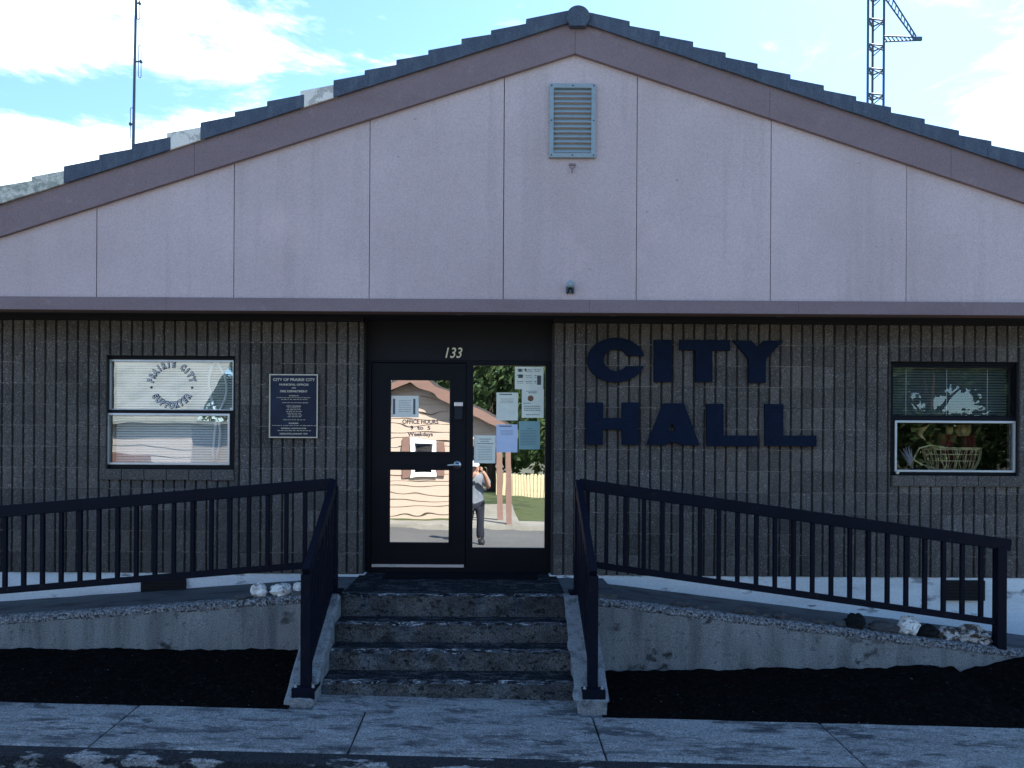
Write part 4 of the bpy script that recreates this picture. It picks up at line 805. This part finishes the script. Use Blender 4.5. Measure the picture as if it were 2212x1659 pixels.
mb.tube(cu, [.008 + .022 * math.sin(math.pi * min(1, (1 - i / 16) * 1.1)) for i in range(17)], 8)
tag(mb.build('gourd', M['basket'], None, W(2000, 952, YI), smooth=True), 'curved straw coloured gourd behind the lower right window pane', 'ornament')
for i, (p0, q0, p1, q1, lab) in enumerate(((2044, 922, 2058, 938, 'small straw coloured cup behind the right window'), (2064, 918, 2096, 941, 'wide straw coloured bowl behind the right window'))):
    a, b = W(p0, q1, YI + .05), W(p1, q0, YI + .05); c_ = (a + b) / 2; r_ = (b.x - a.x) / 2; h = b.z - a.z
    tag(MB().lathe((c_.x, YI + .05, a.z), [(r_ * .7, 0), (r_ * .95, h * .4), (r_, h), (r_ * .9, h), (r_ * .8, h * .4)], 'z', 18).build('cup' if i == 0 else 'bowl', M['basket'], None, (c_.x, YI + .05, a.z), smooth=True), lab, 'cup' if i == 0 else 'bowl')
a, b = W(2036, 1018, YI + .22), W(2108, 938, YI + .22)
cb = thing('display_stand', 'dark red draped stand behind the straw basket in the right window', 'stand', ((a.x + b.x) / 2, YI + .3, -1.2))
MB().box((a.x, YI + .20, b.z - .03), (b.x, YI + .48, b.z)).build('top', M['red'], cb, bevel=.01)
for x in (a.x + .06, b.x - .06): MB().grid(lambda u, v, x=x: Vector((x + (u - .5) * .14, YI + .25 + .012 * math.sin(u * 19 + x), -1.19 + (b.z - .03 + 1.19) * v)), 24, 4).build('drape', M['red'], cb, smooth=True)

# ------------------------------------------------------------------ across the street (seen mirrored in the glass)
def V(px, py, D):                                # a point seen mirrored in the entrance glass at mirrored distance D
    p = W(px, py, D); return Vector((p.x, 2 * YD - D, p.z))
tag(MB().grid(lambda u, v: (lambda x, y: Vector((x, y, -1.90 - 0.02 * (max(-30, min(30, x))) + 0.03 * (v - 0.5))))(-40 + 80 * u, -6.4 + 1.75 * v), 40, 2).grid(lambda u, v: (lambda x: Vector((x, -4.648, -2.3 + 0.415 * v - 0.02 * max(-30, min(30, x)))))(-40 + 80 * u), 40, 1).build('far_pavement', M['far_walk']), **S)
tag(MB().grid(lambda u, v: (lambda x, y: Vector((x, y, -1.93 - 0.02 * (max(-30, min(30, x))) - 0.004 + 0.03 * mnoise.noise(Vector((x, y, 0))))))(-40 + 80 * u, -26 + 19.65 * v), 80, 40).build('grass', M['grass']), **S)
DH = 22.6; YH = 2 * YD - DH; ap = V(888, 822, DH); zg = -2.0
house = thing('house', 'peach lap sided gabled house with brown trim across the street', 'house', (ap.x, YH, zg))
hw = 4.6; zap = ap.z - 0.1; hs = 0.50
xl_, xr_ = ap.x - hw, V(1000, 1000, DH).x + .0
hr = lambda x: zap - hs * abs(x - ap.x)
mb = MB(); dk = MB(); z = zg; n = 0
porch_x1 = V(1100, 900, 20.6).x
while z < zap - .05:
    z1 = min(z + 0.20, zap - .02)
    # a lapped board: leaning face, clipped to the gable
    def half(zz_): return (zap - zz_) / hs
    a0, b0 = max(xl_, ap.x - half(z)), ap.x + half(z); a1, b1 = max(xl_, ap.x - half(z1)), ap.x + half(z1)
    lim = xr_ if z < V(1010, 955, DH).z else porch_x1
    b0, b1 = min(b0, lim), min(b1, lim)
    zb = z + 0.026
    mb.add([(a0, YH + .035, zb), (b0, YH + .035, zb), (b1, YH + .008, z1 + .02), (a1, YH + .008, z1 + .02), (a0, YH, zb), (b0, YH, zb)], [(1, 0, 3, 2), (0, 1, 5, 4)])
    z = z1
mb.box((xl_, YH - 6, zg), (xr_, YH - .05, hr(xl_) + .3)); mb.prism([(xl_, hr(xl_) + .1), (porch_x1, hr(porch_x1)), (ap.x, zap)], YH - .2, YH - .05)
mb.build('wall', M['siding'], house)
for s_ in (-1, 1):
    x1 = xl_ - .5 if s_ < 0 else porch_x1 + .3
    q = [(ap.x, zap), (x1, hr(x1)), (x1, hr(x1) + .25), (ap.x, zap + .28)]; MB().prism(q if s_ > 0 else q, YH + .35, YH + .42).build('bargeboard', M['house_trim'], house)
    q = [(ap.x, zap + .285), (x1, hr(x1) + .255), (x1, hr(x1) + .32), (ap.x, zap + .35)]; MB().prism(q, YH + .40, YH - 6.4).build('roof', M['shingle'], house)
    q = [(ap.x, zap + .02), (x1, hr(x1) + .02), (x1, hr(x1) + .08), (ap.x, zap + .08)]; MB().prism(q, YH + .349, YH + .06).build('eave_soffit', M['soffit'], house)  # near-black colour puts the shade under the porch roof into this underside
a, b = V(896, 1020, DH), V(934, 980, DH)
mb = MB(); mb.frame((a.x - .12, a.z - .12, b.x + .12, b.z + .42), [(a.x, a.z, b.x, b.z + .3)], YH + .10, YH + .03); hwn = mb.build('window', M['white_trim'], house)
MB().box((a.x, YH + .04, a.z), (b.x, YH + .045, b.z + .3)).build('pane', G_FAR, hwn)
for x0, x1 in ((a.x - .36, a.x - .14), (b.x + .14, b.x + .36)): MB().box((x0, YH + .045, a.z - .1), (x1, YH + .08, b.z + .4)).build('shutter', M['house_trim'], house)
zbm = V(1010, 946, DH).z
mb = MB(); mb.box((xr_, YH - .1, zbm - .25), (porch_x1, YH + .1, zbm - .02)); mb.build('porch_beam', M['house_trim'], house)
for (p0, pb, D_) in ((1068, 1133, 21.4), (1087, 1149, 20.2)):
    f_ = V(p0 + 12, pb, D_); tp = V(p0 - 4, 890, D_); f_.z = max(f_.z, zg); MB().bar((f_.x, f_.y, -1.95), (f_.x - .05, f_.y - .1, zbm + .3), .15, .15).build('porch_post', M['house_trim'], house)
mb = MB(); mb.box((xr_, YH - 6, zg - .2), (porch_x1 + .3, YH + 2.4, -1.88)); mb.build('porch_slab', M['far_walk'], house)
# second building further left, mirrored in the left window
p0, p1 = V(480, 950, 27), V(225, 950, 27)
sh = thing('outbuilding', 'grey sided outbuilding left of the peach house across the street', 'outbuilding', ((p0.x + p1.x) / 2 - 2, 2 * YD - 27, -2))
mb = MB(); ys = 2 * YD - 27; x0, x1 = p1.x - 5, p0.x - 1.0
for k in range(11): z = -2 + .27 * k; mb.add([(x0, ys + .03, z), (x1, ys + .03, z), (x1, ys, z + .28), (x0, ys, z + .28), (x0, ys, z), (x1, ys, z)], [(1, 0, 3, 2), (0, 1, 5, 4)])
mb.box((x0, ys - 5, -2), (x1, ys - .03, 1)); M['grey_siding'] = mat('grey_siding', (0.42, 0.38, 0.36), .8, [((1, 1, 6), 3, .45, .7, (.36, .33, .31), .5)]); mb.build('wall', M['grey_siding'], sh)
mb = MB(); mb.prism([(x0 - .4, 1.0), (x1 + .4, 1.0), (x1 + .4, 1.12), (x0 - .4, 1.12)], ys + .5, ys - 5.4); mb.add([(x0 - .4, ys + .5, 1.125), (x1 + .4, ys + .5, 1.125), (x1 + .4, ys - 4.2, 4.4), (x0 - .4, ys - 4.2, 4.4)], [(1, 0, 3, 2)]); mb.build('roof', M['pale_roof'], sh)  # slope drawn up tall and pale to brighten the upper pane mirroring it
MB().box((x1 - 3.2, ys + .035, -1.6), (x1 - 1.4, ys + .06, -.1)).build('window', M['house_trim'], sh)
# fence
fa, fb = V(1072, 1060, 36.6), V(1330, 1100, 34.6)
fence = thing('board_fence', 'pale cream dog eared board fence beside the peach house', 'fence', (fa.x, fa.y, -2.1))
nF = 36; M_f = M['picket']
mb = MB()
for k in range(nF):
    t = k / nF; q = fa.lerp(fb, t); d = (fb - fa).normalized(); wd = (fb - fa).length / nF * .80; zb = -2.05 - .02 * q.x; h = 1.12 + .04 * random.random()
    a = Vector((q.x, q.y, zb)); e = Vector((d.x, d.y, 0)).normalized(); nrm = Vector((e.y, -e.x, 0)) * .02
    pts = [a, a + e * wd, a + e * wd + Vector((0, 0, h - .06)), a + e * wd * .7 + Vector((0, 0, h)), a + e * wd * .3 + Vector((0, 0, h)), a + Vector((0, 0, h - .06))]
    mb.add([p_ - nrm for p_ in pts] + [p_ + nrm for p_ in pts], [(0, 1, 2, 3, 4, 5), (11, 10, 9, 8, 7, 6)] + [(i, i + 6, (i + 1) % 6 + 6, (i + 1) % 6) for i in range(6)])
mb.build('board', M_f, fence)
mb = MB()
for h in (.3, .85): mb.bar(fa * 1 + Vector((0, -.06, -2.05 - .02 * fa.x + h - fa.z)), fb + Vector((0, -.06, -2.05 - .02 * fb.x + h - fb.z)), .05, .09)
mb.build('rail', M_f, fence)
# trees
def tree(x, y, h, r, label, sd, n=8000):
    rn = random.Random(sd); z0 = -2.2; t = thing('leafy_tree', label, 'tree', (x, y, z0), 'trees across the street')
    mb = MB(); top = Vector((x + rn.uniform(-.4, .4), y, z0 + h * .8)); mb.tube([(x, y, z0 - .2), (x + .05, y, z0 + h * .2), Vector((x, y, z0)).lerp(top, .6), top], [.028 * h, .022 * h, .014 * h, .004 * h], 9)
    cl = []
    for k in range(26):
        a = rn.uniform(0, 6.283); f = rn.uniform(.22, 1.0); rr_ = r * (math.sin(math.pi * min(1, .15 + f * .8)) ** .6) * rn.uniform(.35, 1.0); c_ = Vector((x + rr_ * math.cos(a), y + rr_ * math.sin(a), z0 + h * f * .95)); cl.append((c_, rn.uniform(.16, .34) * r * 1.2))
        if k % 3 == 0: mb.tube([Vector((x, y, z0)).lerp(top, .25 + .5 * f * .8), c_], [.009 * h, .002 * h], 6)
    mb.build('trunk', M['bark'], t, smooth=True)
    lf = MB()
    for k in range(n):
        c_, cr = cl[rn.randrange(len(cl))]; d = Vector((rn.gauss(0, 1), rn.gauss(0, 1), rn.gauss(0, 1))).normalized() * cr * rn.random() ** .4; q = c_ + d; s_ = rn.uniform(.14, .30); u = Vector((rn.gauss(0, 1), rn.gauss(0, 1), rn.gauss(0, 1))).normalized(); v = u.orthogonal().normalized()
        lf.add([q - u * s_, q + v * s_ * .5, q + u * s_, q - v * s_ * .5], [(0, 1, 2, 3)])
    lf.build('crown', M['leaf'], t)
tl = [(1060, 41, 10, 4.2, 'tall leafy tree directly behind the fence across the street'), (1190, 40, 9, 4.0, 'leafy tree behind the far end of the cream fence'), (1360, 43, 11, 4.6, 'broad leafy tree to the right of the cream fence'),
      (1800, 40, 10.5, 4.4, 'leafy tree mirrored at the left side of the right window'), (2010, 38, 9.5, 4.2, 'dense leafy tree mirrored in the upper right window'), (2200, 39, 10.5, 4.4, 'leafy tree mirrored at the edge of the right window'),
      (1010, 48, 12, 5.0, 'tall leafy tree filling the gap above the porch roof'),
      (960, 44, 9, 4.0, 'leafy tree rising behind the roof of the peach house'), (560, 46, 10, 4.4, 'leafy tree between the outbuilding and the peach house')]
for i, (px, D_, h, r_, lab) in enumerate(tl):
    q = V(px, 980, D_); tree(q.x, q.y, h, r_, lab, 40 + i)

# ------------------------------------------------------------------ the photographer, mirrored in the side glass
def skin(name, chains, m, parent=None, loc=None, sub=1, fat=1.12):
    """chains: lists of (x, y, z, r); grown with the Skin modifier, joined into one mesh"""
    mb = MB()
    for joints_, edges in chains:
        me = bpy.data.meshes.new('s'); me.from_pydata([j[:3] for j in joints_], edges, []); o = bpy.data.objects.new('s', me); col.objects.link(o)
        o.modifiers.new('k', 'SKIN'); 
        for i, j in enumerate(joints_): me.skin_vertices[0].data[i].radius = (j[3] * fat, (j[4] if len(j) > 4 else j[3]) * fat); 
        me.skin_vertices[0].data[0].use_root = True
        sb = o.modifiers.new('u', 'SUBSURF'); sb.levels = sub; sb.render_levels = sub
        ev = bpy.data.meshes.new_from_object(o.evaluated_get(bpy.context.evaluated_depsgraph_get()))
        mb.add([v.co for v in ev.vertices], [tuple(p_.vertices) for p_ in ev.polygons]); bpy.data.objects.remove(o); bpy.data.meshes.remove(ev)
    return mb.build(name, m, parent, loc, smooth=True)
PXc, PYc = -0.33, -0.46; zr = rz(PXc, PYc)
def P(x, y, z): return (PXc + x, PYc + y, zr + z * 0.95)
def ch(pts): return ([(*P(*p_[:3]), *p_[3:]) for p_ in pts], [(i, i + 1) for i in range(len(pts) - 1)])
J = [(0, 0, .95, .13, .10), (0, 0, 1.12, .125, .095), (0, .01, 1.30, .15, .105), (0, .01, 1.44, .10, .08), (0, .02, 1.53, .055), (0, .04, 1.62, .082, .10), (0, .035, 1.71, .075, .09),
     (.19, .01, 1.42, .062), (.29, .12, 1.22, .054), (.22, .32, 1.46, .043), (.17, .37, 1.56, .034), (-.19, .01, 1.42, .062), (-.24, .16, 1.22, .054), (-.03, .33, 1.44, .043), (.03, .37, 1.55, .034),
     (.10, 0, .88, .088), (.12, .02, .50, .058), (.13, 0, .10, .046), (.14, .13, .04, .040), (-.10, 0, .88, .088), (-.13, .02, .50, .058), (-.15, 0, .10, .046), (-.17, .13, .04, .040)]
E = [(0, 1), (1, 2), (2, 3), (3, 4), (4, 5), (5, 6), (3, 7), (7, 8), (8, 9), (9, 10), (3, 11), (11, 12), (12, 13), (13, 14), (0, 15), (15, 16), (16, 17), (17, 18), (0, 19), (19, 20), (20, 21), (21, 22)]
chains = [([(*P(*j[:3]), *j[3:]) for j in J], E)]
for hx_, sd in ((.17, 1), (.03, -1)):            # fingers and thumb curled round the phone
    for k in range(4): zf_ = 1.585 + .02 * k; chains.append(ch([(hx_, .37, zf_ - .02, .011), (hx_ - sd * .035, .395 , zf_, .010), (hx_ - sd * .055, .385, zf_ + .003, .009), (hx_ - sd * (.064 + .004 * (k % 2)), .372, zf_ + .004, .008)]))
    chains.append(ch([(hx_, .365, 1.55, .013), (hx_ - sd * .03, .345, 1.575, .011), (hx_ - sd * .05, .345, 1.60, .009)]))
chains.append(ch([(0, .125, 1.66, .014), (0, .155, 1.63, .013)]))   # nose
for s_ in (-1, 1): chains.append(ch([(s_ * .078, .03, 1.65, .012), (s_ * .088, .02, 1.62, .014)]))
person = skin('person', chains, M['skin'], None, P(0, 0, 0)); tag(person, 'person in grey shirt, dark trousers and pale cap holding up a phone in the street', 'person')
skin('shirt', [([(*P(*j[:3]), *[v * 1.0 for v in j[3:]]) for j in [(0, 0, .70, .19, .15), (0, 0, .88, .18, .145), (0, 0, 1.12, .155, .122), (0, .01, 1.30, .178, .13), (0, .01, 1.45, .125, .10), (.19, .01, 1.42, .088), (.28, .10, 1.25, .08), (-.19, .01, 1.42, .088), (-.235, .14, 1.25, .08)]], [(0, 1), (1, 2), (2, 3), (3, 4), (4, 5), (5, 6), (4, 7), (7, 8)])], M['shirt'], person, sub=2)
skin('trousers', [([(*P(*j[:3]), *j[3:]) for j in [(0, 0, .93, .15, .115), (.10, 0, .84, .108), (.125, .02, .50, .082), (.13, 0, .07, .07), (-.10, 0, .84, .108), (-.135, .02, .50, .082), (-.15, 0, .07, .07)]], [(0, 1), (1, 2), (2, 3), (0, 4), (4, 5), (5, 6)])], M['jeans'], person, sub=2)
for s_ in (-1, 1): skin('shoe', [ch([(s_ * .135, -.08, .06, .062), (s_ * .145, .05, .055, .066), (s_ * .16, .19, .045, .052)])], M['black_vinyl'], person)
mb = MB(); cc = Vector(P(0, .035, 1.675)); mb.grid(lambda u, v: cc + Vector((.098 * math.cos(u * 6.2832) * math.cos(v * 1.5708), .118 * math.sin(u * 6.2832) * math.cos(v * 1.5708), .115 * math.sin(v * 1.5708))), 24, 8)
mb.grid(lambda u, v: cc + Vector(((u - .5) * .17 * (1 - .35 * v), .10 + .10 * v - .06 * abs(u - .5), .012 - .02 * v - .05 * (u - .5) ** 2)), 10, 4); mb.build('cap', M['cap'], person, smooth=True)
ph_ = thing('phone', 'dark phone held up by the person mirrored in the side glass', 'phone', P(.10, .38, 1.58))
MB().box(P(.035, .378, 1.57), P(.165, .386, 1.645)).build('case', M['black_vinyl'], ph_, bevel=.003)
